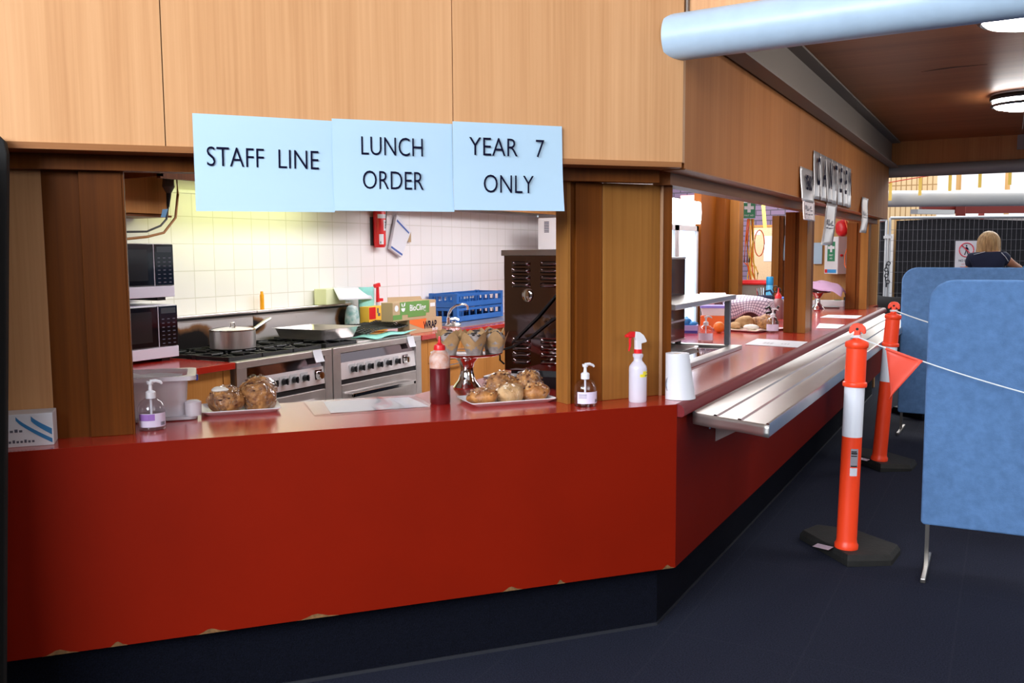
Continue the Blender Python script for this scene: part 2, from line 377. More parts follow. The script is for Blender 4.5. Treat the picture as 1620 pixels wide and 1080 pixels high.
def text(name, s, size, m, parent, loc, rot=(PI/2, 0, 0), sx=1, align='CENTER', ext=.0004, bold=0):
    cu = D.curves.new(name, 'FONT'); cu.body = s; cu.size = size; cu.align_x = align; cu.align_y = 'CENTER'; cu.extrude = ext; cu.offset = bold; cu.resolution_u = 4
    f = D.objects.new(name+'_curve', cu); COL.objects.link(f); C.view_layer.update()
    me = D.meshes.new_from_object(f.evaluated_get(C.evaluated_depsgraph_get())); D.objects.remove(f); D.curves.remove(cu)
    me.name = name; me.materials.clear(); me.materials.append(m); o = D.objects.new(name, me); COL.objects.link(o)
    o.parent = parent; o.location = loc; o.rotation_euler = rot; o.scale = (sx, 1, 1); return o
# front frame: u runs along the front face towards the corner, v goes into the kitchen
FA = R_(48.46175)
FD = Vector((math.cos(FA), math.sin(FA), 0)); FI = Vector((-math.sin(FA), math.cos(FA), 0))
def W(u, v, z=0): return FD*u + FI*v + Vector((0, 0, z))
def W2d(u, v): p = W(u, v); return (p.x, p.y)
WR = PI/2   # rotation of things facing out of the side (wing) face
CT = .93    # counter top height
# ------------------------------------------------------------------ shell
struct(part('floor', CARPET, None, lambda b: b.box(-9, 8, -9.5, 22, -.05, 0)))
b = MB(); b.prism([(-3.6, 6.0), (-3.6, -1.6), W2d(-2.6, .6), W2d(-.15, .66), (-1.05, .2), (-1.05, 6.8)], .0005, .003); struct(b.obj('floor_kitchen', VINYL))
# kitchen walls
struct(part('wall_kitchen_back', TILE, None, lambda b: b.box(-3.7, -3.6, -1.7, 5.95, 0, 1.93)))
struct(part('wall_kitchen_upper', PAINT, None, lambda b: b.box(-3.7, -3.6, -1.7, 5.95, 1.95, 2.4)))
struct(part('trim_1', GALV, None, lambda b: b.box(-3.7, -3.59, -1.7, 5.9, 1.93, 1.95)))
struct(part('wall_kitchen_left', PAINT, None, lambda b: b.box(-3.6, -2.4, -1.7, -1.6, 0, 2.4)))
struct(part('wall_kitchen_end', TILE, None, lambda b: b.box(-3.6, -2.2, 5.95, 6.05, 0, 2.4)))
b = MB(); b.prism([(-3.7, 6.05), (-3.7, -1.7), (-2.0, -1.7), W2d(-.02, .12), (-.12, .3), (-.12, 6.85), (-2.3, 6.85), (-2.3, 6.05)], 2.4, 2.46); struct(b.obj('ceiling_kitchen', PAINT))
# bulkheads over the cooking line
struct(part('trim_2', W3, None, lambda b: (b.box(-3.0, -2.97, .1, 2.75, 1.95, 2.4), b.box(-3.6, -2.97, .1, .12, 1.96, 2.4), b.box(-3.6, -2.97, 2.72, 2.75, 1.96, 2.4))))
struct(part('trim_3', W5, None, lambda b: b.box(-3.34, -3.3, 2.76, 5.9, 1.945, 2.4)))
# front fascia: three veneer panels with shadow joints
for i, (u0, u1) in enumerate(((-2.9, -1.8525), (-1.8495, -.9065), (-.9035, .0))):
    b = MB()
    if i == 2: b.prism([(u0, 0), (0.012, 0), (.04, .03), (.04, .12), (u0, .12)], 1.872, 3.6)
    else: b.box(u0, u1, 0, .12, 1.872, 3.6)
    struct(b.obj('wall_front' if i == 0 else 'wall_front.%03d' % i, W1, rotz=FA))
struct(part('trim_4', WM, None, lambda b: b.prism([(-2.9, -.006), (.006, -.006), (.05, .10), (.05, .13), (-2.9, .13)], 1.852, 1.872), rotz=FA))
struct(part('trim_5', W3, None, lambda b: b.box(-2.9, -.02, .12, .19, 1.803, 2.4), rotz=FA))       # header over the front hatch
# side fascia (wing)
b = MB(); b.prism([(0, .055), (-.09, .10), (-.09, 6.915), (0, 6.915)], 1.852, 2.64); struct(b.obj('wall_side', wood('veneer_shaded', (.35, .12, .03), (.43, .16, .043), (.50, .20, .06), .65)))  # same veneer as the front, the wing's shade put into darker tones
struct(part('trim_6', WH, None, lambda b: b.box(-.165, -.09, .16, 6.85, 1.80, 2.4)))              # header over the side hatch
struct(part('trim_7', WM, None, lambda b: b.box(-.09, .004, .06, 6.92, 1.848, 1.853)))
# timber posts standing on the counter
def post(name, label, build, m=W2):
    t = thing(name, label, 'post')
    build(t); return t
def pl(t): # left front post: lit strip painted as a paler board, shade as darker ones
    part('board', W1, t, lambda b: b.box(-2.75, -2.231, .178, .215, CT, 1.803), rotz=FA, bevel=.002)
    part('board', W3, t, lambda b: b.box(-2.231, -2.122, .178, .215, CT, 1.803), rotz=FA)
    part('board', W3, t, lambda b: b.box(-2.121, -1.992, .160, .215, CT, 1.803), rotz=FA, bevel=.002)
    part('jamb', W3, t, lambda b: b.box(-1.992, -1.986, .163, .215, CT, 1.803), rotz=FA)
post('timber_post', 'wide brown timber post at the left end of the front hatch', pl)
def pc(t): # corner post
    A, B_, Cc, Dd = Vector((-.388, -.190, 0)), Vector((-.297, -.05, 0)), Vector((-.14, .192, 0)), Vector((-.103, .229, 0))
    def slab(p, q, th, off=0):
        d = (q-p).normalized(); n = Vector((-d.y, d.x, 0)); p = p+n*off; q = q+n*off
        return [(p.x, p.y), (q.x, q.y), ((q+n*th).x, (q+n*th).y), ((p+n*th).x, (p+n*th).y)]
    d = (B_-A).normalized()
    part('jamb', W2, t, lambda b: b.prism(slab(A, A+d*.016, .085), CT, 1.803), bevel=.0015)
    part('jamb', W3, t, lambda b: b.prism(slab(A+d*.016, A+d*.040, .07, .012), CT, 1.803))
    part('board', W3, t, lambda b: b.prism(slab(A+d*.040, B_-d*.001, .06), CT, 1.803), bevel=.003)
    d2 = (Cc-B_).normalized()
    part('board', W2, t, lambda b: b.prism(slab(B_+d2*.001, Cc-d2*.002, .06), CT, 1.803), bevel=.003)
    part('edge_strip', mat('worn_strip', (.48, .27, .15), .3), t, lambda b: b.prism(slab(Cc-d2*.002, Cc+d2*.008, .05, -.006), CT, 1.803))
    part('board', W3, t, lambda b: b.prism([(-.134, .20), (-.103, .229), (-.135, .318), (-.18, .30), (-.17, .22)], CT, 1.803), bevel=.002)
post('timber_post', 'broad timber corner post behind the white pump bottle and the spray bottle', pc)
def pm(x0, x1, y0, y1):
    def f(t):
        w_ = x1-x0; part('board', W3, t, lambda b: b.box(x0, x0+w_*.46, y0, y1, CT, 1.81), bevel=.003)
        part('board', W3, t, lambda b: b.box(x0+w_*.46, x0+w_*.64, y0+.015, y1-.02, CT, 1.81))
        part('board', W2, t, lambda b: b.box(x0+w_*.64, x1, y0-.012, y0+.17, CT, 1.81), bevel=.003)
        part('board', W3, t, lambda b: b.box(x0+w_*.64, x1-.014, y0+.17, y1, CT, 1.81), bevel=.002)
    return f
post('timber_post', 'banded timber post in the middle of the side hatch', pm(-.315, -.155, 3.43, 3.76))
post('timber_post', 'banded timber post at the far end of the red side counter', pm(-.335, -.125, 6.49, 6.77))
# ------------------------------------------------------------------ the red serving counter
ct = thing('serving_counter', 'long red laminate serving counter bending round the corner', 'counter')
IN = [(-1.08, 7.38), (-1.08, -.26)]
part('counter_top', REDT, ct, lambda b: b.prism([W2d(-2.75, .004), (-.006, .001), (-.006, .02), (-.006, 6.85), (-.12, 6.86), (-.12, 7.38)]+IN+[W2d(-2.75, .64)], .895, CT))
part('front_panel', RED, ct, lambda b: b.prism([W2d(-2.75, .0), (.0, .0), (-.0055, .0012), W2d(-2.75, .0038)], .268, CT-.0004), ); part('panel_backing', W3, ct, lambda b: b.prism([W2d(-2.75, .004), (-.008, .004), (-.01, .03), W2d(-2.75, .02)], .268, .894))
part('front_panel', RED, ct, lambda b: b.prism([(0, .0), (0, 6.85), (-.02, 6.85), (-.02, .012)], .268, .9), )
def nosing(b):
    pr = [(-.006, .9305), (.006, .931), (.018, .925), (.026, .914), (.029, .902), (.029, .886), (.02, .88), (.0, .88)]
    A = [b.b.verts.new((x, .004, z)) for x, z in pr]; B = [b.b.verts.new((x, 6.85, z)) for x, z in pr]
    b.b.faces.new(A); b.b.faces.new(B[::-1])
    for i in range(len(pr)): j = (i+1) % len(pr); b.b.faces.new((A[i], B[i], B[j], A[j]))
part('rounded_edge', NOSE, ct, nosing, smooth=True)
part('carcass', W3, ct, lambda b: b.prism([W2d(-2.75, .12), (-.12, .06), (-.12, 6.8), (-1.05, 6.8), (-1.05, -.24), W2d(-2.75, .62)], .28, .895))
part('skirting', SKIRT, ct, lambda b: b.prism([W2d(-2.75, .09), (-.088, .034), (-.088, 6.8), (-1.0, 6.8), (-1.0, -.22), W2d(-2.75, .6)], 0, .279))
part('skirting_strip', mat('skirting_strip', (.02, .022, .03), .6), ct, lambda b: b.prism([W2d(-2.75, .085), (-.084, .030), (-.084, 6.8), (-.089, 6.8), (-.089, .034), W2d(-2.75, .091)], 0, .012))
for i, (u, wd) in enumerate(((-2.23, .055), (-2.06, .03), (-1.77, .055), (-1.42, .075), (-.70, .045), (-.5, .02), (-.035, .03))):
    def chip(b, u=u, wd=wd):
        n = 8; lo = [(u-wd+2*wd*k/n, .268) for k in range(n+1)]; hi = [(u-wd+2*wd*k/n, .268+.012*math.sin(PI*k/n)+.004*math.sin(5*k)) for k in range(n+1)]
        b.face([(x, -.0012, z) for x, z in lo]+[(x, -.0012, z) for x, z in hi[-2:0:-1]])
    part('chipped_edge', CHIP, ct, chip, rotz=FA)
# ------------------------------------------------------------------ paper signs on the front fascia
for k, (u0, u1, z0, z1, lines, lab, tilt) in enumerate((
    (-1.768, -1.328, 1.669, 1.977, [('STAFF  LINE', -1.553, 1.838, .090, .95)], 'pale blue paper sign reading STAFF LINE', .5),
    (-1.330, -.911, 1.674, 1.978, [('LUNCH', -1.127, 1.889, .090, .91), ('ORDER', -1.127, 1.775, .090, .91)], 'pale blue paper sign reading LUNCH ORDER', .3),
    (-.913, -.497, 1.680, 1.986, [('YEAR   7', -.712, 1.899, .092, 1.05), ('ONLY', -.709, 1.77, .092, .98)], 'pale blue paper sign reading YEAR 7 ONLY', .4))):
    o = thing('paper_sign', lab, 'sign', W(0, 0), FA, 'paper signs over the front hatch')
    def sheet(b, u0=u0, u1=u1, z0=z0, z1=z1, k=k):
        b.grid(lambda s, t: (u0+(u1-u0)*s+.006*(1-t)*(s-.2)*(k == 2), -.008-.004*k-.022*max(0, .62-t)**2*1.5-.004*math.sin(3*s+k), z0+(z1-z0)*t-.006*s*(k == 0)*t), 12, 12)
    part('sheet', PAPERB, o, sheet, smooth='all')
    for s_, u, z, sz, sx in lines:
        text('lettering', s_, sz, INK, o, (u, (-.0142 if z > 1.8 else -.0168)-.004*k, z), (PI/2, R_(.6 if k == 0 else .2), 0), sx*.80, ext=.0001, bold=-.0006)
# ------------------------------------------------------------------ things on the front counter
def pump_bottle(name, label, loc, rotz, h=.18, r=.045, label_mat=LABEL, content=GEL, mark=True, full=.55):
    t = thing(name, label, 'bottle', loc, rotz)
    s = h/.18
    prof = [(0, .0), (r*.94, 0), (r, .006), (r, .066*s), (r*.96, .080*s), (r*.80, .095*s), (r*.5, .106*s), (.014, .110*s)]
    part('bottle', PLAST, t, lambda b: b.lathe(prof, 28), smooth=True)
    part('gel', content, t, lambda b: b.lathe([(0, .003), (r*.9, .003), (r*.93, .008), (r*.93, full*.1*s), (0, full*.1*s)], 24), smooth=True)
    def lab(b):
        b.grid(lambda a, z: (1.012*r*math.sin(-1.15+2.3*a), -1.012*r*math.cos(-1.15+2.3*a), (.014+.046*z)*s), 14, 2)
    l = part('label', label_mat, t, lab, smooth='all')
    if mark:
        part('bar_marks', DINK, l, lambda b: [b.face([(1.02*r*math.sin(a), -1.02*r*math.cos(a), .018*s), (1.02*r*math.sin(a+w_), -1.02*r*math.cos(a+w_), .018*s), (1.02*r*math.sin(a+w_), -1.02*r*math.cos(a+w_), .03*s), (1.02*r*math.sin(a), -1.02*r*math.cos(a), .03*s)]) for a, w_ in ((.55, .05), (.63, .02), (.68, .06), (.77, .03), (.83, .04), (.90, .05))] and
             [b.face([(1.02*r*math.sin(a0), -1.02*r*math.cos(a0), z*s), (1.02*r*math.sin(a1), -1.02*r*math.cos(a1), z*s), (1.02*r*math.sin(a1), -1.02*r*math.cos(a1), (z+.0016)*s), (1.02*r*math.sin(a0), -1.02*r*math.cos(a0), (z+.0016)*s)]) for z in (.036, .041, .046, .05) for a0, a1 in ((-1.0, -.75), (-.75, -.5), (-.5, -.3))])
    c = part('pump', WPL, t, lambda b: (b.lathe([(0, .107*s), (.017, .107*s), (.017, .128*s), (.013, .132*s), (.007, .134*s), (.0055, .155*s), (.0, .155*s)], 18), b.cyl((0, 0, .155*s), (0, 0, .166*s), .010, .012), b.tube([(.0, 0, .163*s), (.018, 0, .166*s), (.034, -.0, .160*s), (.038, 0, .154*s)], [.008, .006, .005, .004], 8), b.cyl((0, 0, .02), (0, 0, .108*s), .004, seg=8)), smooth=True)
    return t
pump_bottle('sanitiser_bottle', 'clear pump bottle with a purple and white label beside the plastic tub', W(-1.935, .235, CT), FA+.15, .183, .046, LABEL)
o = [x for x in D.objects if x.name == 'label'][0]
part('purple_band', PURP, o, lambda b: b.grid(lambda a, z: (1.02*.046*math.sin(-1.1+1.2*a), -1.02*.046*math.cos(-1.1+1.2*a), .037+.022*z), 8, 1), smooth='all')
pump_bottle('sanitiser_bottle', 'clear pump bottle with a pale label in front of the corner post', W(-.346, .112, CT), FA, .178, .045)
# white box at the left end
t = thing('glove_box', 'white cardboard box with blue swooshes, lying upside down at the left end of the counter', 'box', W(-2.223, .074, CT), FA)
part('carton', mat('white_card', (.72, .73, .78), .5), t, lambda b: b.box(-.26, 0, 0, .1, 0, .104), bevel=.002)
def sw(b):
    for x0, x1, w0, w1 in ((-.105, -.004, .012, .014), (-.062, -.004, .016, .020)):
        n = 10; q = [i/n for i in range(n+1)]; z0 = .097; dz = .075*(x1-x0)/.101
        top = [(x0+(x1-x0)*t, z0-dz*t**.8) for t in q]; w_ = [w0+(w1-w0)*t for t in q]
        for i in range(n): b.face([(top[i][0], -.0008, top[i][1]), (top[i][0], -.0008, top[i][1]-w_[i]), (top[i+1][0], -.0008, top[i+1][1]-w_[i+1]), (top[i+1][0], -.0008, top[i+1][1])])
part('swoosh', mat('swoosh_blue', (.03, .20, .45), .5), t, sw)
part('print', DINK, t, lambda b: [b.face([(x, -.0008, z), (x+w_, -.0008, z), (x+w_, -.0008, z+h), (x, -.0008, z+h)]) for x, w_, z, h in [(-.175+.013*i, .009, .047, .007+.003*(i % 2)) for i in range(7)]+[(-.15+.011*i, .007, .013, .007+.003*(i % 3 == 0)) for i in range(9)]+[(-.235, .016, .056, .004), (-.222, .005, .03, .026), (-.24, .02, .04, .004)]])
# plastic tub
t = thing('storage_tub', 'frosted plastic tub lined with white paper, behind the left pump bottle', 'tub', W(-1.985, .50, CT), FA-.03)
def rr(x, y, r, n=5): # rounded rectangle outline
    return [(sx*(x-r)+r*math.cos(a0+PI/2*k/n), sy*(y-r)+r*math.sin(a0+PI/2*k/n)) for sx, sy, a0 in ((1, 1, 0), (-1, 1, PI/2), (-1, -1, PI), (1, -1, 1.5*PI)) for k in range(n+1)]
def loft(b, secs, cap0=True, cap1=True):
    rs = [[b.b.verts.new((x, y, z)) for x, y in sec] for sec, z in secs]
    for A, B in zip(rs, rs[1:]):
        n = len(A)
        for i in range(n): b._n(b.b.faces.new((A[i], A[(i+1) % n], B[(i+1) % n], B[i])))
    if cap0: b._n(b.b.faces.new(rs[0][::-1]))
    if cap1: b._n(b.b.faces.new(rs[-1]))
part('tub_body', TUBM, t, lambda b: loft(b, [(rr(.165, .10, .03), .012), (rr(.175, .11, .03), .15), (rr(.178, .113, .03), .163)], True, False), smooth=True)
part('rim', TUBM, t, lambda b: loft(b, [(rr(.175, .11, .03), .163), (rr(.205, .138, .03), .163), (rr(.207, .14, .03), .148), (rr(.205, .138, .03), .148)], False, False), smooth=True)
part('lid_tray', TUBM, t, lambda b: loft(b, [(rr(.195, .12, .03), 0), (rr(.205, .13, .03), .004), (rr(.205, .13, .03), .014), (rr(.20, .125, .03), .014)], True, True), smooth=True)
part('paper_lining', PAPER, t, lambda b: b.grid(lambda a, c: (-.155+.31*a, -.095+.19*c, .148+.016*math.sin(7*a+3*c)*math.cos(5*c)), 16, 12), smooth='all')
part('blue_clip', mat('clip_blue', (.03, .06, .4), .4), t, lambda b: b.box(.203, .212, -.04, -.02, .135, .155))
part('side_cup', TUBM, t, lambda b: b.lathe([(.02, .0), (.028, .0), (.03, .05), (.02, .056), (0, .056)], 16, c=(.192, -.105), z0=.0145), smooth=True)
# plates of wrapped rolls
def plate(label, loc, rz, lx, ly):
    t = thing('serving_plate', label, 'plate', loc, rz)
    part('dish', mat('white_ceramic', (.80, .79, .82), .25), t, lambda b: (loft(b, [(rr(lx*.42, ly*.40, .015), 0), (rr(lx*.5, ly*.5, .012), .016), (rr(lx*.5, ly*.5, .012), .019), (rr(lx*.43, ly*.42, .012), .006)], True, True)), smooth=True)
    return t
mat_dark_seed = mat('dark_seed', (.07, .02, .012), .5)
def roll(label, loc, size, m, sd, group, rz=0, slit=False, icing=False, noise=.11):
    t = thing('bread_roll', label, 'bread roll', loc, rz, group)
    sx, sy, sz = size
    part('bun', m, t, lambda b: b.ball((0, 0, sz*.72), (sx, sy, sz), 28, 18, noise, sd, flat=sz*.72), smooth='all')
    if slit: part('topping', ICING, t, lambda b: (b.ball((-.02, -.01, sz*1.55), (sx*.55, sy*.5, sz*.20), 18, 10, .12, sd+3),), smooth='all')
    def seeds(b):
        rnd = random.Random(sd)
        for k in range(46):
            a = rnd.uniform(0, 2*PI); th = rnd.uniform(.1, 1.45); b.mi = rnd.choice((0, 0, 1, 2))
            b.ball((sx*1.0*math.sin(th)*math.cos(a), sy*1.0*math.sin(th)*math.sin(a), sz*.72+sz*1.0*math.cos(th)), (rnd.uniform(.003, .009), rnd.uniform(.003, .007), .0035), 6, 4, .3, k)
    if m is not BREADP:
        q_ = part('seed_topping', [BREADS, mat_dark_seed, BREADP], t, seeds, smooth='all'); q_['kind'] = 'stuff'
    part('cling_wrap', CLING, t, lambda b: b.ball((0, 0, sz*.73), (sx*1.05, sy*1.06, sz*1.05), 26, 16, noise*1.3, sd+9, flat=sz*.722), smooth='all')
    return t
p = W(-1.622, .515, CT); plate('white rectangular plate carrying the two big round seeded rolls', p, FA-.02, .29, .21)
roll('squat cling-wrapped seeded roll with white cheese on top, beside the tub', W(-1.672, .49, CT+.0065), (.068, .07, .055), BREADS, 3, 'wrapped rolls on the counter', FA, slit=True)
roll('tall round cling-wrapped seeded roll on the plate right of the tub', W(-1.556, .508, CT+.0065), (.072, .075, .071), BREADS, 11, 'wrapped rolls on the counter', FA)
p = W(-.60, .325, CT); plate('white rectangular plate carrying wrapped filled rolls below the cake stand', p, FA+.02, .36, .21)
roll('cling-wrapped bun with white icing at the left end of the plate', W(-.715, .275, CT+.0065), (.062, .05, .036), BREAD, 21, 'wrapped rolls on the counter', FA-.35)
roll('cling-wrapped pale roll in the middle front of the plate', W(-.598, .285, CT+.0065), (.064, .050, .042), BREADP, 25, 'wrapped rolls on the counter', FA+.3)
roll('cling-wrapped cheesy roll at the front right of the plate', W(-.487, .285, CT+.0065), (.056, .05, .042), BREAD, 28, 'wrapped rolls on the counter', FA)
roll('cling-wrapped seeded roll standing tall at the back of the plate', W(-.60, .385, CT+.0065), (.070, .045, .062), BREADS, 31, 'wrapped rolls on the counter', FA)
roll('cling-wrapped bacon roll at the back right of the plate', W(-.478, .382, CT+.0065), (.060, .045, .064), BREADS, 35, 'wrapped rolls on the counter', FA)
# paper in a plastic sleeve
t = thing('paper_sheet', 'sheet of white paper in a clear sleeve lying flat on the front counter', 'paper', W(-1.14, .455, CT+.0008), FA+.02)
part('sheet', PAPER, t, lambda b: b.face([(-.17, -.135, .001), (.215, -.14, .001), (.20, .12, .001), (-.15, .15, .001)]))
part('sleeve', SLEEVE, t, lambda b: b.grid(lambda a, c: (-.235+.46*a+.01*c, -.16+.34*c-.02*a, .0022+.003*math.sin(9*a+2*c)**2), 12, 8), smooth='all')
# sauce bottle
t = thing('sauce_bottle', 'clear squeeze bottle of dark red sauce with a red nozzle', 'bottle', W(-.86, .381, CT), FA)
part('sauce', SAUCE, t, lambda b: b.lathe([(0, 0), (.037, 0), (.041, .005), (.041, .145), (0, .145)], 28), smooth=True)
part('smeared_bottle', SAUCER, t, lambda b: b.lathe([(.041, .145), (.042, .18), (.040, .192), (.032, .206), (.022, .217), (.02, .22), (0, .22)], 28), smooth=True)
part('nozzle', REDP, t, lambda b: b.lathe([(.0235, .216), (.0235, .226), (.021, .236), (.011, .241), (.007, .246), (.0045, .27), (0, .271)], 20), smooth=True)
# cake stand with muffins
t = thing('cake_stand', 'polished steel cake stand with a flared foot', 'cake stand', W(-.628, .765, CT), FA)
part('stem', CHROME, t, lambda b: b.lathe([(0, 0), (.062, 0), (.064, .004), (.058, .012), (.04, .035), (.03, .065), (.028, .085), (.034, .112), (.055, .138), (.075, .148), (0, .148)], 36), smooth=True)
part('plate', CHROME, t, lambda b: b.lathe([(0, .148), (.15, .148), (.160, .154), (.163, .160), (.155, .160), (.14, .157), (0, .157)], 48), smooth=True)
base = W(-.628, .765, CT+.1575)
mu = None
mspots = [(-.105, -.055, 'muffin in brown parchment at the left rim of the cake stand'), (-.02, -.105, 'muffin in brown parchment at the front of the cake stand, second from the left'), (.085, -.065, 'muffin in brown parchment at the right front of the cake stand'), (-.07, .055, 'muffin in brown parchment at the back left of the cake stand'), (.03, .02, 'muffin in brown parchment in the middle of the cake stand'), (.105, .05, 'muffin in brown parchment at the back right of the cake stand')]
for i, (x, y, lab) in enumerate(mspots):
    loc = W(-.61+x*1.12, .765+y*1.1, CT+.158)
    if mu is None:
        mu = thing('muffin', lab, 'muffin', loc, FA, 'muffins on the cake stand')
        def case(b):
            n = 24
            def f(a, c):
                th = 2*PI*a; pk = abs(math.cos(2*th))**1.5
                r = .029+.021*c+.012*max(0, c-.6)*(1+pk); z = .060*c + max(0, c-.5)*.085*pk
                return (r*math.cos(th), r*math.sin(th), z)
            b.grid(f, n, 8)
        o_ = part('parchment_case', [PARCH, MUFF], mu, case, smooth='all')
        for p_ in o_.data.polygons:
            if p_.center.z < .030+.006*math.sin(5*math.atan2(p_.center.y, p_.center.x)): p_.material_index = 1
        part('cake', MUFF, mu, lambda b: b.lathe([(0, .002), (.0265, .002), (.042, .042), (.046, .060), (.040, .078), (.022, .090), (0, .093)], 20), smooth=True)
        def cho(b):
            rnd = random.Random(4)
            for k in range(16):
                a = rnd.uniform(0, 6.3); q = rnd.uniform(0, .032); b.ball((q*math.cos(a), q*math.sin(a), .093-.45*q*q/.032), (.009, .008, .006), 7, 5, .2, k)
        part('chocolate_chunks', CHOC, mu, cho)
    else: dup(mu, loc, FA+i*.6, lab)
# spray bottle
t = thing('spray_bottle', 'frosted spray bottle with a red trigger and a yellow label', 'spray bottle', W(-.11, .121, CT), FA+.05)
part('bottle', MILK, t, lambda b: b.lathe([(0, 0), (.034, 0), (.036, .004), (.036, .135), (.034, .145), (.024, .158), (.0175, .166), (.017, .176), (.021, .184), (.021, .192), (.014, .197), (0, .197)], 28), smooth=True)
part('collar', REDP, t, lambda b: b.lathe([(0, .196), (.0165, .196), (.0165, .212), (0, .212)], 20), smooth=True)
def head(b):
    M = Matrix.Rotation(PI/2, 4, 'X')
    b.prism([(-.012, .21), (.012, .21), (.011, .235), (.035, .24), (.034, .248), (.022, .268), (.004, .281), (-.018, .284), (-.02, .262), (-.013, .25)], -.011, .011, M)
part('spray_head', WPL, t, head, bevel=.003)
tr = part('trigger', REDP, t, lambda b: (b.prism([(-.018, .284), (-.03, .284), (-.045, .276), (-.05, .272), (-.05, .262), (-.02, .262)], -.010, .010, Matrix.Rotation(PI/2, 4, 'X')), b.tube([(-.032, 0, .265), (-.037, 0, .25), (-.036, 0, .228), (-.042, 0, .206)], [.007, .006, .005, .003], 8), b.cyl((-.045, 0, .268), (-.058, 0, .267), .007, .006)), smooth=True)
part('label', mat('yellow_label', (.90, .78, .04), .5), t, lambda b: (b.grid(lambda a, z: (.0368*math.sin(-.3+1.3*a), -.0368*math.cos(-.3+1.3*a), .103+.012*z), 8, 1), b.grid(lambda a, z: (.0368*math.sin(.05+.95*a), -.0368*math.cos(.05+.95*a), .115+.011*z), 8, 1)))
part('print', DINK, t, lambda b: [b.face([(.0373*math.sin(a+da), -.0373*math.cos(a+da), z+dz) for da, dz in ((0, 0), (.06, 0), (.06, .005), (0, .005))]) for a, z in [(.35+.09*i, .106) for i in range(6)]+[(.65+.09*i, .118) for i in range(3)]])
# paper towel roll
t = thing('paper_towel_roll', 'white paper towel roll standing at the counter corner with a loose flaring sheet', 'paper roll', W(.072, .125, CT), FA)
part('roll', PAPER, t, lambda b: b.lathe([(.017, .001), (.047, .001), (.047, .188), (.017, .188), (.017, .001)], 32), smooth=True)
part('core', KRAFT, t, lambda b: b.lathe([(.016, .002), (.0168, .002), (.0168, .187), (.016, .187), (.016, .002)], 20), smooth=True)
part('loose_sheet', PAPER, t, lambda b: b.grid(lambda a, c: ((.048+.032*a*(1-c)*1.0)*math.cos(-2.4+2.2*a), (.048+.03*a*(1-c))*math.sin(-2.4+2.2*a), .0015+.186*c), 16, 6), smooth='all')
part('loose_corner', PAPER, t, lambda b: b.grid(lambda a, c: (-.046-.013*math.sin(PI*c)*a, -.02*a+.012, .035+.06*c), 4, 8), smooth='all')
# pie warmer seen from behind
t = thing('pie_warmer', 'tall polished steel oven seen from behind with louvred vents', 'oven', (-1.056, .492, CT), 0)
part('casing', STEELD, t, lambda b: b.box(.006, .594, .004, .50, .02, .59), bevel=.006)
part('top_cover', STEEL, t, lambda b: b.box(-.004, .604, -.004, .51, .585, .615), bevel=.003)
part('back_panel', STEELD, t, lambda b: b.box(.015, .585, .0, .006, .03, .582))
def louv(b, x0, x1, zs):
    for z in zs:
        n = 8
        b.grid(lambda a, c: (x0+(x1-x0)*a, -.013*math.sin(PI*c)*min(1, 6*min(a, 1-a)+.05)**.5, z+.024*c), 10, n)
for x0, x1, z1 in ((.055, .155, .535), (.21, .31, .535), (.055, .155, .16), (.21, .31, .16)):
    part('louvre', STEELD, t, lambda b, x0=x0, x1=x1, z1=z1: louv(b, x0, x1, [z1-.034*k for k in range(4)]), smooth='all')
part('rivet', CHROME, t, lambda b: b.ball((.14, -.004, .395), (.03, .006, .033)), smooth='all')
part('foot_rail', BLACK, t, lambda b: [b.box(x, x+.03, .03, .47, 0, .021) for x in (.03, .3, .54)])
part('cable', BLACK, t, lambda b: b.tube([(.36, -.01, .47), (.30, -.012, .40), (.2, -.014, .29), (.10, -.014, .20), (.06, -.012, .16)], .0055), smooth=True)
part('cable', BLACK, t, lambda b: b.tube([(.36, -.012, .33), (.25, -.014, .26), (.16, -.016, .19), (.06, -.02, .14), (-.012, -.01, .12), (-.016, .0, .07), (-.004, .02, .05)], .005), smooth=True)
# small white board and black dish by the oven
t = thing('chopping_board', 'thin white board lying on the counter beside the steel oven', 'board', (-1.02, .36, CT), .05)
part('slab', WPL, t, lambda b: b.box(-.055, .09, -.03, .11, 0, .012), bevel=.004)
part('edge', BLACK, t, lambda b: b.box(-.056, .091, -.031, .111, .003, .006))
t = thing('baking_dish', 'black dish standing between the oven and the corner post', 'dish', (-.64, .235, CT), .1)
part('dish', BLACK, t, lambda b: loft(b, [(rr(.10, .075, .02), 0), (rr(.125, .10, .02), .055), (rr(.12, .095, .02), .055), (rr(.10, .078, .02), .02)]), smooth=True)
part('lid_handle', BLACK, t, lambda b: b.tube([(-.13, 0, .05), (-.16, -.01, .055), (-.18, -.01, .05)], .01), smooth=True)
t = thing('black_board', 'tall black board leaning at the far left edge of the counter', 'board')
def bb(b):
    for y0, y1 in ((-.07, -.02),):
        pts = [(-2.95, .0), (-2.392, .0), (-2.2868, 1.83), (-2.292, 1.865), (-2.31, 1.885), (-2.95, 1.93)]
        b.prism(pts, -y1, -y0, Matrix.Rotation(PI/2, 4, 'X'))
part('panel', DARKF, t, bb, rotz=FA, bevel=.004)
part('unseen_shade_panel', DARKF, t, lambda b: b.prism([(.071, 0), (.42, 0), (.42, 1.86), (.071, 1.86)], -2.46, -2.42, Matrix(((0, 0, 1, 0), (-1, 0, 0, 0), (0, 1, 0, 0), (0, 0, 0, 1)))), rotz=FA)  # out of view, added to darken the left of the red front
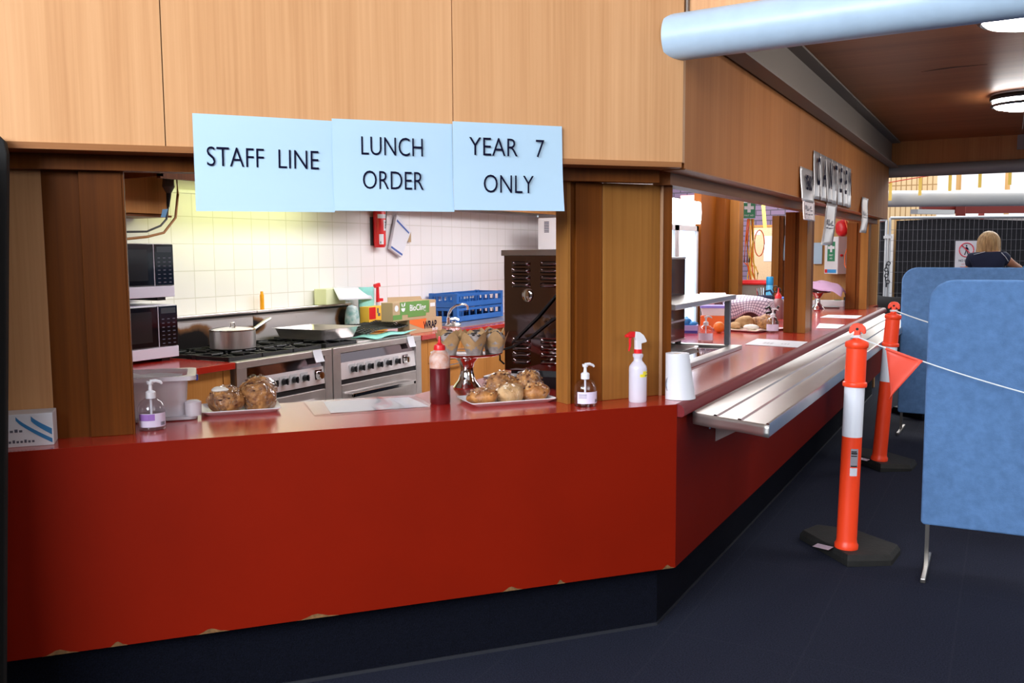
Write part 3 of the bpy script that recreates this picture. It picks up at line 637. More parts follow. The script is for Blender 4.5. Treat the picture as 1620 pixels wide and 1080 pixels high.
# ------------------------------------------------------------------ kitchen: benches, cookers, cupboards
def kthing(name, label, cat, y0, x=-2.84, z=0, group=None): return thing(name, label, cat, (x, y0, z), WR, group)   # local x -> +Y, -y faces the hatch
t = kthing('kitchen_bench', 'red topped bench holding the two microwaves', 'bench', -1.5)
part('worktop', REDT, t, lambda b: b.box(0, 1.972, 0, .755, .862, .9), bevel=.002)
part('front', W5, t, lambda b: b.box(0, 1.90, .03, .75, .1, .862))
part('end_panel', W5, t, lambda b: b.box(1.902, 1.955, .026, .75, .1, .862))
t = kthing('kitchen_bench', 'red topped bench with orange wood cupboards under the sink', 'bench', 2.425)
part('worktop', REDT, t, lambda b: b.box(0, 3.5, 0, .755, .86, .897), bevel=.002)
part('carcass', W3, t, lambda b: b.box(.01, 3.5, .04, .75, .0, .86))
x = .012
for k, (wd, dr) in enumerate(((.10, 0), (.505, 1), (.42, 0), (.42, 0), (.5, 1), (.5, 0), (.5, 0), (.5, 0))):
    d = part('cupboard_door', W5, t, lambda b, x=x, wd=wd, dr=dr: b.box(x, x+wd-.004, .02, .04, .1, .66 if dr else .855), bevel=.002)
    if dr:
        q = part('drawer_front', W5, t, lambda b, x=x, wd=wd: b.box(x, x+wd-.004, .02, .04, .665, .855), bevel=.002)
        part('handle', CHROME, d, lambda b, x=x, wd=wd: b.tube([(x+.12, .018, .625), (x+.125, .0, .625), (x+wd-.03, .0, .625), (x+wd-.025, .018, .625)], .006), smooth=True)
    x += wd
# cookers
def cooker(label, y0, wd, note, griddle, zk):
    t = kthing('gas_cooker', label, 'cooker', y0, group='stainless steel cookers along the tiled wall')
    part('body', STEEL, t, lambda b: (b.box(.004, wd-.004, .03, .70, .08, .86), b.box(.004, .085, -.002, .03, .08, .862), b.box(wd-.075, wd-.004, -.002, .03, .08, .862)))
    part('front_rail', STEEL, t, lambda b: b.box(.004, wd-.004, -.004, .06, .858, .9), bevel=.004)
    part('recess_strip', STEELD, t, lambda b: b.face([(.09, .012, .79), (wd-.08, .012, .79), (wd-.08, .028, .857), (.09, .028, .857)]))
    part('hob_tray', IRON, t, lambda b: b.box(.012, wd-.012, .06, .70, .872, .893))
    cp = part('control_panel', mat('polished_panel', (.88, .86, .88), .22, .5), t, lambda b: b.prism([(.0, .675), (.03, .672), (.03, .79), (.012, .79)], .088, wd-.078, Matrix(((0, 0, 1, 0), (1, 0, 0, 0), (0, 1, 0, 0), (0, 0, 0, 1)))))
    n = len(zk)
    for i, x in enumerate(zk):
        big = i == n-1
        kb = part('knob', CHROME if big else BLACK, cp, lambda b, x=x, big=big: (b.cyl((x, .0, .735), (x, -.028, .737), .030 if big else .021, .024 if big else .017, 18), b.box(x-.005, x+.005, -.036, -.027, .717, .757)), smooth=True)
        part('dial_plate', GALV if not big else STEELD, cp, lambda b, x=x: b.prism([(x-.034, .70), (x-.02, .694), (x+.02, .694), (x+.034, .70), (x+.034, .772), (x-.034, .772)], -.0045, -.0035, Matrix.Rotation(PI/2, 4, 'X') @ Matrix.Translation((0, 0, 0)) ), loc=(0, .0, 0))
    dr = part('oven_door', STEEL, t, lambda b: b.box(.088, wd-.078, -.004, .02, .15, .64), bevel=.004)
    part('door_shadow_gap', BLACK, t, lambda b: b.box(.088, wd-.078, .006, .02, .642, .668))
    part('handle', CHROME, dr, lambda b: (b.box(.15, wd-.15, -.05, -.035, .545, .575), b.box(.15, .18, -.05, .0, .548, .572), b.box(wd-.18, wd-.15, -.05, .0, .548, .572)), bevel=.003)
    part('splashback', SPLASH2 if griddle else SPLASH, t, lambda b: b.box(0, wd, .70, .73, .86, 1.105))
    part('ledge', STEEL, t, lambda b: b.box(0, wd, .66, .755, 1.124, 1.139), bevel=.003)
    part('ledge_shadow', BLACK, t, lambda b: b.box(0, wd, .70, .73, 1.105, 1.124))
    cols = 3
    gw = (wd-.03)/cols
    for i in range(1 if griddle else cols):
        for j in range(2):
            cx = .015+gw*(i+.5); cy = .07+.315*(j+.5)
            g = part('burner_grate', IRON, t, lambda b, cx=cx, cy=cy: (
                [b.box(cx-gw/2+.006, cx+gw/2-.006, cy+q-.006, cy+q+.006, .90, .922) for q in (-.15, .15)], [b.box(cx+q-.006, cx+q+.006, cy-.15, cy+.15, .90, .922) for q in (-gw/2+.01, gw/2-.01)],
                [b.tube([(cx+.05*math.cos(a), cy+.05*math.sin(a), .928), (cx+.13*math.cos(a), cy+.145*math.sin(a), .926)], .007, 6) for a in [PI/4+PI/2*k for k in range(4)]], [b.tube([(cx+.035*math.cos(a), cy+.035*math.sin(a), .930), (cx+.125*math.cos(a), cy+.14*math.sin(a), .930)], .006, 6) for a in [PI/2*k for k in range(4)]],
                [b.box(cx+sx*(gw/2-.02)-.018, cx+sx*(gw/2-.02)+.018, cy+sy*.135-.018, cy+sy*.135+.018, .893, .925) for sx in (-1, 1) for sy in (-1, 1)]))
            part('burner', IRON, g, lambda b, cx=cx, cy=cy: (b.lathe([(0, .893), (.055, .893), (.05, .908), (.034, .912), (.034, .918), (0, .92)], 20, c=(cx, cy)), b.lathe([(.095, .893), (.1, .897), (.095, .9), (.09, .896), (.095, .893)], 24, c=(cx, cy))), smooth=True)
    if griddle:
        part('griddle_plate', STEEL, t, lambda b: b.box(gw+.03, wd-.02, .08, .68, .893, .908), bevel=.004)
    part('taped_note', PAPER, t, lambda b: b.grid(lambda a, c: (note+.085*a+.02*(1-c), -.008-.012*(1-c)**2, .825+.082*c), 3, 6), smooth='all')
    return t
cooker('stainless gas cooker with the saucepan on it, nearer the microwaves', .475, .872, .67, False, (.14, .231, .312, .403, .497, .597, .735))
cooker('stainless gas cooker with the wire mat on it, beside the cling wrap boxes', 1.352, 1.06, .86, True, (.215, .305, .405, .515, .625, .735, .85))
# saucepan
t = thing('saucepan', 'stainless saucepan with a domed lid and long handle on the cooker', 'saucepan', (-3.22, .835, .934), 0)
part('pan', STEEL, t, lambda b: b.lathe([(0, 0), (.135, 0), (.142, .006), (.142, .115), (.146, .118), (.14, .119), (0, .119)], 40), smooth=True)
ld = part('lid', CHROME, t, lambda b: b.lathe([(.145, .119), (.145, .123), (.11, .132), (.05, .139), (0, .141)], 40), smooth=True)
part('lid_knob', CHROME, ld, lambda b: b.tube([(0, -.02, .14), (0, -.016, .163), (0, .016, .163), (0, .02, .14)], .005), smooth=True)
part('handle', STEEL, t, lambda b: b.tube([(-.02, .14, .085), (-.04, .22, .10), (-.07, .36, .142), (-.085, .43, .16)], [.010, .010, .013, .011], 8), smooth=True)
# roasting pan, mesh mat, cloth
t = thing('roasting_pan', 'deep steel roasting pan resting across the two cookers', 'roasting pan', (-3.225, 1.655, .934), 0)
def rp(b):
    loft(b, [(rr(.20, .18, .03), 0), (rr(.225, .205, .03), .072), (rr(.24, .22, .03), .076), (rr(.222, .20, .03), .074), (rr(.197, .177, .03), .004)], True, True)
part('pan', STEEL, t, rp, smooth=True)
t = thing('wire_mat', 'black wire mesh mat draped over the cooker griddle', 'mat', (-3.2, 2.02, .912), 0)
def mesh(b):
    P = lambda a, c: (-.20+.40*c, -.08+.58*a, .045+.04*a-.055*max(0, c-.7)+.012*math.sin(6*a))
    for i in range(23): b.tube([P(i/22, c/6) for c in range(7)], .0035, 5)
    for j in range(13): b.tube([P(a/8, j/12) for a in range(9)], .0035, 5)
part('mesh', IRON, t, mesh)
t = thing('oven_tray', 'dark oven tray lying on the griddle behind the roasting pan', 'tray', (-3.33, 2.0, .909), 0)
part('tray', IRON, t, lambda b: loft(b, [(rr(.15, .22, .02), 0), (rr(.165, .24, .02), .035), (rr(.16, .235, .02), .035), (rr(.145, .215, .02), .006)]), smooth=True)
t = tag(part('teal_cloth', TEAL, None, lambda b: b.grid(lambda a, c: (-3.12+.235*c, 1.90+.52*a, .9115+.012*math.sin(5*a+3*c)**2+.02*a*c), 16, 10), smooth='all', solid=.004), 'teal wiping cloth spread under the wire mat on the cooker', 'cloth')
# things at the end of the ledge
tag(part('gas_lighter', mat('lighter_orange', (.95, .40, .01), .4), None, lambda b: (b.cyl((-3.545, 1.448, 1.14), (-3.545, 1.448, 1.245), .015), b.cyl((-3.545, 1.448, 1.245), (-3.545, 1.448, 1.268), .012, .009)), smooth=True), 'orange tube standing alone on the cooker ledge', 'tube')
tag(part('paper_carton', CREAM, None, lambda b: b.prism([(-3.58, 2.05), (-3.46, 2.05), (-3.46, 2.28), (-3.58, 2.28)], 1.14, 1.262), bevel=.004), 'cream open carton on the end of the cooker ledge', 'carton')
tag(part('folded_paper', PAPER, None, lambda b: b.grid(lambda a, c: (-3.46+.06*c-.02*a, 2.13+.45*a, 1.275-.012*a-.10*c), 6, 6), smooth='all', solid=.002), 'white folded paper slipping off the cream carton', 'paper')
tag(part('teal_sponge_cloth', TEAL, None, lambda b: b.grid(lambda a, c: (-3.47+.03*math.sin(3*a), 2.46+.19*a, .93+.33*c), 5, 8), smooth='all', solid=.012), 'teal cloth hanging upright behind the yellow box', 'cloth')
t = thing('storage_jar', 'white and teal printed jar at the end of the cooker', 'jar', (-3.45, 2.345, .911), 0); t.scale = (.88, .88, 1.0)
part('jar', mat('jar_print', (.75, .80, .80), .35, col2=(.10, .35, .36), vscale=22), t, lambda b: b.lathe([(0, 0), (.05, 0), (.064, .03), (.068, .09), (.06, .16), (.045, .20), (0, .215)], 22), smooth=True)
t = thing('food_box', 'yellow carton with a red panel beside the cling wrap', 'carton', (-3.36, 2.445, .90), WR)
part('carton', YEL, t, lambda b: b.box(0, .25, 0, .09, 0, .205), bevel=.002)
part('red_panel', REDP, t, lambda b: b.box(.005, .09, -.0015, 0, .105, .2))
part('print', DINK, t, lambda b: (b.box(.11, .13, -.0015, 0, .15, .19), b.box(.12, .15, -.0015, 0, .125, .15), b.box(.17, .23, -.0015, 0, .12, .126)))
t = thing('spray_bottle', 'red trigger spray bottle against the tiles behind the yellow box', 'spray bottle', (-3.5, 2.755, .897), WR)
part('bottle', MILK, t, lambda b: b.lathe([(0, 0), (.04, 0), (.04, .16), (.018, .2), (.018, .23), (0, .23)], 20), smooth=True)
part('trigger', REDP, t, lambda b: (b.cyl((0, 0, .23), (0, 0, .36), .016, .012), b.prism([(-.045, .35), (.03, .36), (.02, .39), (-.04, .38)], -.012, .012, Matrix.Rotation(PI/2, 4, 'X')), b.box(.01, .06, -.012, .012, .235, .26)), smooth=True)
# cling wrap boxes
t = thing('wrap_box', 'kraft carton with orange ends lying under the green cling wrap box', 'carton', (-2.985, 2.47, .897), WR)
part('carton', KRAFT, t, lambda b: b.box(0, .47, 0, .115, 0, .112), bevel=.002)
part('orange_panel', ORB, t, lambda b: b.prism([(.0, .112), (.0, .085), (.20, .03), (.24, .112)], .0005, .0015, Matrix.Rotation(PI/2, 4, 'X')))
part('orange_end_panel', ORB, t, lambda b: b.box(.470, .4715, .003, .112, .05, .085))
part('black_panel', BLACK, t, lambda b: b.box(.470, .4717, .004, .09, .088, .11))
text('lettering', 'WRAP', .085, INK, t, (.29, -.0016, .055), (PI/2, 0, 0), .8, bold=.002)
text('lettering', 'WITH', .035, WPL, t, (.36, -.0016, .016), (PI/2, 0, 0), .9, bold=.001)
t = thing('wrap_box', 'green and kraft cling wrap carton with an open flap', 'carton', (-2.988, 2.255, 1.0095), WR)
part('carton', KRAFT, t, lambda b: b.box(0, .60, 0, .11, 0, .145), bevel=.002)
part('green_panel', GREENB, t, lambda b: (b.box(.095, .50, -.0015, 0, .045, .145), b.box(.20, .45, -.0015, 0, .022, .045), b.box(.0, .12, -.0014, 0, .012, .05), b.box(.600, .6015, .008, .102, .04, .14)))
part('flap', KRAFT, t, lambda b: b.prism([(.09, .145), (.56, .145), (.54, .172), (.09, .182)], -.112, -.109, Matrix.Rotation(PI/2, 4, 'X')))
part('logo_leaf', WPL, t, lambda b: (b.prism([(.135+.027*math.cos(a)-.0, .10+.030*math.sin(a)) for a in [PI*1.02+PI*.96*k/10 for k in range(11)]], .0016, .002, Matrix.Rotation(PI/2, 4, 'X')), b.prism([(.135, .105), (.15, .135), (.165, .14), (.16, .115)], .0016, .002, Matrix.Rotation(PI/2, 4, 'X')), b.prism([(.132, .105), (.125, .132), (.112, .138), (.114, .115)], .0016, .002, Matrix.Rotation(PI/2, 4, 'X'))))
part('round_mark', mat('pale_print', (.75, .78, .80), .5), t, lambda b: (b.lathe([(0, 0), (.024, 0), (.024, .001), (0, .001)], 20, M=Matrix.Translation((.048, -.0002, .10)) @ Matrix.Rotation(PI/2, 4, 'X')), b.box(.515, .585, -.0015, 0, .09, .12)))
text('lettering', 'BioCling', .068, WPL, t, (.335, -.002, .092), (PI/2, 0, 0), .98, bold=.001)
text('lettering', 'BioCling', .022, WPL, t, (.6022, .055, .085), (PI/2, 0, PI/2), .9)
# sink, tap, racks
t = thing('kitchen_sink', 'stainless sink with drainer set into the red bench', 'sink', (-3.2, 3.95, .897), WR)
part('basin', STEEL, t, lambda b: loft(b, [(rr(.75, .25, .03), .001), (rr(.75, .25, .03), .006), (rr(.73, .235, .03), .006), (rr(.72, .22, .03), .002)], True, True), smooth=True)
part('rim_bowl', CHROME, t, lambda b: b.lathe([(.05, .0065), (.055, .02), (.05, .026), (.02, .03), (0, .03)], 20, c=(-.62, -.1)), smooth=True)
t = thing('mixer_tap', 'chrome swan neck tap over the sink', 'tap', (-3.15, 3.30, .903), WR)
part('base', CHROME, t, lambda b: (b.lathe([(0, 0), (.03, 0), (.03, .01), (.016, .02), (.014, .07), (0, .075)], 18), b.tube([(.05, .03, .0), (.05, .03, .05), (.11, .0, .055), (.14, -.02, .04)], .012), b.lathe([(0, 0), (.02, 0), (.02, .03), (0, .035)], 14, c=(.12, .02))), smooth=True)
part('spout', CHROME, t, lambda b: b.tube([(0, 0, .06), (.01, 0, .10), (.05, 0, .14), (.12, 0, .163), (.22, -.0, .172), (.29, 0, .165), (.325, 0, .145), (.33, 0, .12)], .011), smooth=True)
rk = None
for i, (z, lab) in enumerate(((.904, 'lower blue plastic dish rack of the stack by the sink'), (1.034, 'upper blue plastic dish rack on top of the stack by the sink'))):
    if rk is None:
        rk = thing('dish_rack', lab, 'dish rack', (-3.26, 3.62, z), WR, 'blue dish racks by the sink')
        def rack(b):
            L, Wd = .86, .30
            for y0, y1 in ((0, .012), (Wd-.012, Wd)):
                b.box(0, L, y0, y1, 0, .05); b.box(0, L, y0, y1, .10, .125); [b.box(q, q+.012, y0, y1, .05, .10) for q in [0, .03, .06]+[.1+.12*k for k in range(7)]+[L-.012]]
            for x0, x1 in ((0, .012), (L-.012, L)):
                b.box(x0, x1, 0, Wd, 0, .05); b.box(x0, x1, 0, Wd, .10, .125); [b.box(x0, x1, q, q+.012, .05, .10) for q in (.03, .09, .15, .21, .27)]
            b.box(0, L, 0, Wd, 0, .006)
        part('frame', BLUEP, rk, rack)
        for x0 in (-.003, .823):
            for y0 in (-.003, .263): part('corner_post', BLUEP, rk, lambda b: b.box(x0, x0+.04, y0, y0+.04, 0, .129), bevel=.004)
        part('pegs', BLUEP, rk, lambda b: [b.cyl((.06+.05*i, .06+.06*j, .005), (.06+.05*i, .06+.06*j, .09), .005, .003, 6) for i in range(15) for j in range(4)])
    else: dup(rk, (-3.26, 3.62, z), WR, lab)
# heater / vent box at the end of the tiles
t = thing('wall_heater', 'tall white metal cabinet with a slotted vent near the top', 'heater', (-3.205, 5.15, .897), 0)
part('casing', WHITE, t, lambda b: b.box(0, .215, 0, .45, 0, .99), bevel=.008)
part('vent_slots', DINK, t, lambda b: [b.box(.075, .13, -.002, .0, .84+.017*k, .850+.017*k) for k in range(7)])
part('timber_edge', W5, t, lambda b: b.box(.216, .245, .0, .45, 0, .98))
# fire extinguisher and hanging packet
t = thing('fire_extinguisher', 'red fire extinguisher hung on the white tiles', 'fire extinguisher', (-3.545, 2.86, 1.582), WR); t.scale = (.58, .58, .85)
part('cylinder', REDP, t, lambda b: b.lathe([(0, .0), (.07, 0), (.088, .02), (.09, .05), (.09, .34), (.07, .40), (.03, .43), (0, .43)], 28), smooth=True)
part('label', PAPER, t, lambda b: (b.grid(lambda a, c: (.091*math.sin(-.2+1.3*a), -.091*math.cos(-.2+1.3*a), .165+.105*c), 8, 1), b.grid(lambda a, c: (.091*math.sin(-1.0+.75*a), -.091*math.cos(-1.0+.75*a), .03+.10*c), 8, 1), b.grid(lambda a, c: (.0915*math.sin(-1.2+2.4*a), -.0915*math.cos(-1.2+2.4*a), .285+.04*c), 12, 1)))
part('label_print', BLACK, t, lambda b: [b.grid(lambda a, c, a0=a0, z=z, da=da, h=h: (.0918*math.sin(a0+da*a), -.0918*math.cos(a0+da*a), z+h*c), 2, 1) for a0, z, da, h in ((.1, .185, .25, .02), (.1, .21, .25, .018), (.1, .235, .25, .018), (-.85, .04, .12, .02), (.55, .18, .1, .07))])
part('bracket', BLACK, t, lambda b: b.box(-.098, .098, .06, .095, .02, .3))
part('hose', BLACK, t, lambda b: b.tube([(.02, -.05, .43), (.12, -.05, .40), (.115, -.03, .25), (.10, -.02, .1)], .011), smooth=True)
t = thing('fire_blanket', 'white packet with blue print hanging crooked beside the extinguisher', 'packet', (-3.585, 3.13, 1.87), WR)
q = [(.007, 0), (.155, -.13), (.245, -.165), (.06, -.383), (-.10, -.305)]
part('packet', PAPER, t, lambda b: b.prism([(.0, .0), (.215, -.145), (.06, -.375), (-.105, -.30)], .0, .03, Matrix.Rotation(PI/2, 4, 'X')), bevel=.006)
part('blue_print', mat('print_blue', (.05, .12, .42), .5), t, lambda b: (b.prism([(-.09, -.275), (.072, -.345), (.065, -.36), (-.10, -.29)], .031, .032, Matrix.Rotation(PI/2, 4, 'X')), b.prism([(.0, -.045), (.18, -.155), (.175, -.168), (-.008, -.062)], .031, .032, Matrix.Rotation(PI/2, 4, 'X'))))
part('hang_strap', KRAFT, t, lambda b: (b.box(.19, .235, -.012, .0, -.24, -.15),))
# microwaves and the cupboard above
mw = thing('microwave_oven', 'lower silver and black microwave standing on the red bench', 'microwave', (-3.28, -.042, .9), WR, 'stacked microwaves')
part('casing', SILV, mw, lambda b: b.box(0, .494, .008, .315, .02, .336), bevel=.006)
part('face_strip', SILV, mw, lambda b: b.box(0, .494, 0, .012, .02, .085), bevel=.003)
text('lettering', 'Panasonic', .024, DINK, mw, (.10, -.001, .052), (PI/2, 0, 0), .95)
d = part('door', GLASSK, mw, lambda b: b.box(.004, .345, -.004, .012, .088, .332), bevel=.004)
part('window', mat('oven_window', (.02, .02, .022), .12), d, lambda b: b.box(.05, .30, -.0048, -.004, .12, .30))
part('door_edge', SILV, mw, lambda b: b.box(.346, .35, -.003, .01, .088, .332))
cp = part('control_panel', GLASSK, mw, lambda b: b.box(.351, .490, -.004, .012, .088, .332), bevel=.004)
part('key_marks', DINK, cp, lambda b: [b.box(.372+.04*i, .390+.04*i, -.0048, -.004, .105+.024*j, .110+.024*j) for i in range(3) for j in range(7)])
part('display', mat('display_grey', (.06, .07, .08), .2), cp, lambda b: b.box(.368, .475, -.0048, -.004, .285, .318))
part('foot', BLACK, mw, lambda b: [b.box(x0, x0+.06, .02, .3, 0, .021) for x0 in (.04, .38)])
dup(mw, (-3.28, -.055, 1.262), WR, 'upper silver and black microwave on top of the other one')
t = thing('wall_cupboard', 'dark orange wood wall cupboard above the microwaves', 'cupboard', (-3.28, -.75, 1.765), WR)
part('carcass', W5, t, lambda b: b.box(0, 1.185, .02, .315, 0, .62))
part('door', W5, t, lambda b: b.box(.0, 1.165, 0, .019, .006, .62), bevel=.002)
part('underside', W3, t, lambda b: b.box(-.002, 1.19, .0, .315, -.012, -.001))
# plug and cords hanging from the cupboard corner
t = thing('power_plug', 'clear power plug and socket hanging from orange and black cords', 'plug', (-3.235, .405, 1.95), WR)
part('plug_body', mat('smoky_plastic', (.10, .09, .08), .2), t, lambda b: (b.cyl((-.03, -.012, -.02), (-.028, -.012, .045), .036, .030, 16), b.cyl((-.03, -.012, -.02), (-.03, -.012, -.06), .036, .014, 16)), smooth=True)
part('strain_relief', BLACK, t, lambda b: b.cyl((-.03, -.012, -.06), (-.04, -.012, -.14), .015, .008), smooth=True)
part('socket_top', CORDO, t, lambda b: b.cyl((-.028, -.012, .045), (-.01, -.012, .12), .022, .012), smooth=True)
part('cord', CORDB, t, lambda b: b.tube([(-.005, -.012, .12), (.03, -.014, .05), (.035, -.014, -.06), (.01, -.014, -.2), (-.08, -.014, -.29), (-.20, -.014, -.315), (-.36, -.014, -.33)], .0075), smooth=True)
part('black_cord', BLACK, t, lambda b: b.tube([(-.04, -.012, -.14), (-.055, -.012, -.21), (-.10, -.012, -.25), (-.2, -.012, -.285), (-.36, -.012, -.29)], .006), smooth=True)
part('tag', mat('tag_blue', (.10, .30, .55), .5), t, lambda b: b.prism([(-.045, -.15), (-.065, -.20), (-.10, -.20), (-.085, -.155)], .016, .017, Matrix.Rotation(PI/2, 4, 'X')))
# ------------------------------------------------------------------ servery behind the side hatch
t = thing('bain_marie', 'stainless food warming unit with a raised shelf on the red counter', 'food warmer', (0, 0, CT), 0)
part('base', STEELB, t, lambda b: (b.box(-.36, -.295, 1.05, 2.17, 0, .024), b.box(-.94, -.88, 1.05, 2.17, 0, .024), b.box(-.88, -.36, 2.10, 2.17, 0, .024), b.box(-.88, -.36, 1.05, 1.12, 0, .024), b.box(-.88, -.36, 1.32, 1.36, 0, .022)), bevel=.004)
part('hot_plate', STEELD, t, lambda b: b.box(-.885, -.355, 1.06, 2.12, .0, .012))
part('insert_pan', STEEL, t, lambda b: [loft(b, [(rr(.11, .20, .03), .0), (rr(.12, .21, .03), .018), (rr(.115, .205, .03), .018), (rr(.10, .19, .03), .004)], True, True) for _ in (0,)] , loc=(-.62, 1.75, .012), smooth=True)
part('shelf', STEELB, t, lambda b: b.box(-.655, -.36, 1.06, 2.258, .30, .33), bevel=.004)
part('shelf_post', mat('post_steel', (.28, .29, .33), .35, .8), t, lambda b: b.box(-.40, -.368, 2.135, 2.168, .024, .30))
t = thing('food_display', 'dark glass hot food cabinet behind the corner post', 'food cabinet', (0, 0, CT+.0245), 0)
part('glass', mat('smoked_glass', (.03, .032, .045), .08), t, lambda b: b.box(-1.0, -.66, 1.45, 2.16, .03, .53), bevel=.004)
part('frame', STEEL, t, lambda b: [b.box(-1.003, -.657, 1.447, 2.163, z, z+.012) for z in (.02, .14, .245, .53)])
part('foot', BLACK, t, lambda b: b.cyl((-.69, 2.12, 0), (-.69, 2.12, .022), .02))
part('rear_foot', BLACK, t, lambda b: b.cyl((-.95, 1.5, 0), (-.95, 1.5, .022), .02))
pump_bottle('sanitiser_bottle', 'clear pump bottle standing just behind the steel food warmer', (-.623, 2.50, CT), .2, .185, .05, LABEL, mark=False, full=.5)
pump_bottle('sanitiser_bottle', 'white pump bottle with a lilac label beside the middle post of the side hatch', (-.385, 3.40, CT), .2, .19, .046, LABEL, mark=False)
t = thing('glove_box', 'box of blue disposable gloves with gloves spilling from the top', 'box', (-.95, 3.05, CT), .25)
part('carton', mat('glove_card', (.42, .36, .72), .5), t, lambda b: b.box(-.10, .10, 0, .12, 0, .06), bevel=.002)
part('print', mat('glove_print', (.06, .05, .32), .5), t, lambda b: b.box(-.098, .098, -.001, 0, .004, .022))
part('glove', GLOVE, t, lambda b: (b.ball((0, .05, .075), (.055, .045, .04), 14, 9, .35, 5), b.ball((.06, .04, .068), (.035, .03, .022), 10, 7, .3, 6)), smooth='all')
tag(part('orange', ORANGEF, None, lambda b: b.ball((-.735, 3.22, CT+.041), (.042, .042, .041), 20, 14, .02, 2), smooth='all'), 'whole orange beside the bread tray', 'orange')
t = thing('bread_tray', 'pink edged tray holding the cut loaves', 'tray', (-.60, 3.56, CT), -.35)
part('tray', mat('pink_tray', (.55, .30, .34), .4), t, lambda b: loft(b, [(rr(.19, .20, .02), 0), (rr(.21, .22, .02), .014), (rr(.205, .215, .02), .014), (rr(.19, .2, .02), .005)]), smooth=True)
part('baking_paper', mat('baking_paper', (.72, .60, .46), .8), t, lambda b: b.grid(lambda a, c: (-.17+.34*a, -.18+.34*c, .008+.006*math.sin(8*a)*math.sin(6*c)**2), 10, 10), smooth='all')
for i, (x, y, s, m, lab, r) in enumerate(((-.655, 3.66, (.085, .05, .05), BREADP, 'pale torpedo loaf at the left of the bread tray', .9), (-.57, 3.73, (.075, .06, .045), BREADS, 'brown crusted loaf at the back of the bread tray', .2), (-.475, 3.58, (.085, .055, .062), BREADS, 'seeded loaf at the right of the bread tray', -.9), (-.56, 3.47, (.06, .04, .022), ICING, 'white iced slice at the front of the bread tray', 0), (-.70, 3.52, (.05, .045, .028), BREADP, 'small roll at the front left of the bread tray', .3))):
    t = thing('bread_loaf', lab, 'bread', (x, y, CT+.012), r, 'loaves on the bread tray')
    part('loaf', m, t, lambda b, s=s, i=i: b.ball((0, 0, s[2]*.75), s, 22, 14, .09, 40+i, flat=s[2]*.75), smooth='all')
t = thing('covered_basket', 'basket covered with a checked lilac tea towel', 'basket', (-.80, 4.36, CT), .1)
part('basket', mat('basket_wire', (.10, .05, .045), .6), t, lambda b: loft(b, [(rr(.15, .12, .03), 0), (rr(.185, .15, .03), .17)], True, True))
def drape(b):
    def f(a, c):
        x = (a-.5)*.66; y = (c-.5)*.56; d = max(abs(x)/.19, abs(y)/.155)
        over = max(0, d-1); k = 1 if d <= 1 else 1/d
        xx, yy = x*(k*.92+.08), y*(k*.92+.08); z = .185+.04*(1-min(1, d)**2)+.012*math.sin(9*a+2)*math.sin(7*c)
        z -= over*.155*(1+.25*math.sin(8*a+5*c)); q = 1+.06*over*math.sin(14*(a+c))
        return (xx*q, yy*q, max(.025, z))
    b.grid(f, 30, 26, uv=True)
part('tea_towel', GING, t, drape, smooth='all', solid=.003)
t = thing('tongs', 'black handled tongs leaning beside the covered basket', 'tongs', (-.55, 4.15, CT), .5)
part('handle', BLACK, t, lambda b: b.tube([(-.06, 0, .13), (-.03, .01, .145), (.0, .0, .10), (.03, 0, .03), (.04, 0, .0)], .011), smooth=True)
part('second_handle', BLACK, t, lambda b: b.tube([(-.05, .03, .09), (-.01, .03, .10), (.03, .02, .12), (.05, .01, .15)], .010), smooth=True)
t = thing('sauce_bottle', 'brown sauce squeeze bottle with a red cap behind the covered basket', 'bottle', (-.66, 4.85, CT), 0)
part('bottle', mat('brown_sauce', (.22, .10, .10), .35), t, lambda b: b.lathe([(0, 0), (.05, 0), (.052, .006), (.052, .13), (.045, .16), (.024, .185), (0, .19)], 22), smooth=True)
part('nozzle', REDP, t, lambda b: b.lathe([(.03, .18), (.03, .20), (.016, .222), (.006, .235), (.004, .27), (0, .271)], 16), smooth=True)
for i, (q, lab) in enumerate((([(-.346, 2.43), (-.002, 2.372), (-.014, 2.765), (-.365, 2.85)], 'printed sheet on the side counter nearest the food warmer'), ([(-.165, 3.909), (-.01, 3.92), (-.015, 4.337), (-.225, 4.40)], 'printed sheet on the side counter just past the middle post'), ([(-.347, 5.122), (-.029, 5.085), (-.034, 5.5), (-.337, 5.49)], 'printed sheet farthest along the red side counter'))):
    t = thing('paper_notice', lab, 'paper', (0, 0, CT+.0012), 0, 'printed sheets on the side counter')
    part('sheet', PAPER, t, lambda b, q=q: b.prism(q, 0, .0012))
    (x0, y0), (x1, y1), (x2, y2), (x3, y3) = q
    L = lambda a, c: (x0+(x1-x0)*a+(x3-x0)*c*.97, y0+(y2-y0)*c+(y1-y0)*a, .002)
    part('print', DINK, t, lambda b: [b.face([L(a, c), L(a+w_, c), L(a+w_, c+.035), L(a, c+.035)]) for a, c, w_ in [(.28+.07*(k % 3), .35+.1*(k//3), .045) for k in range(9)]+[(.62+.06*(k % 3), .42+.1*(k//3), .035) for k in range(6)]])
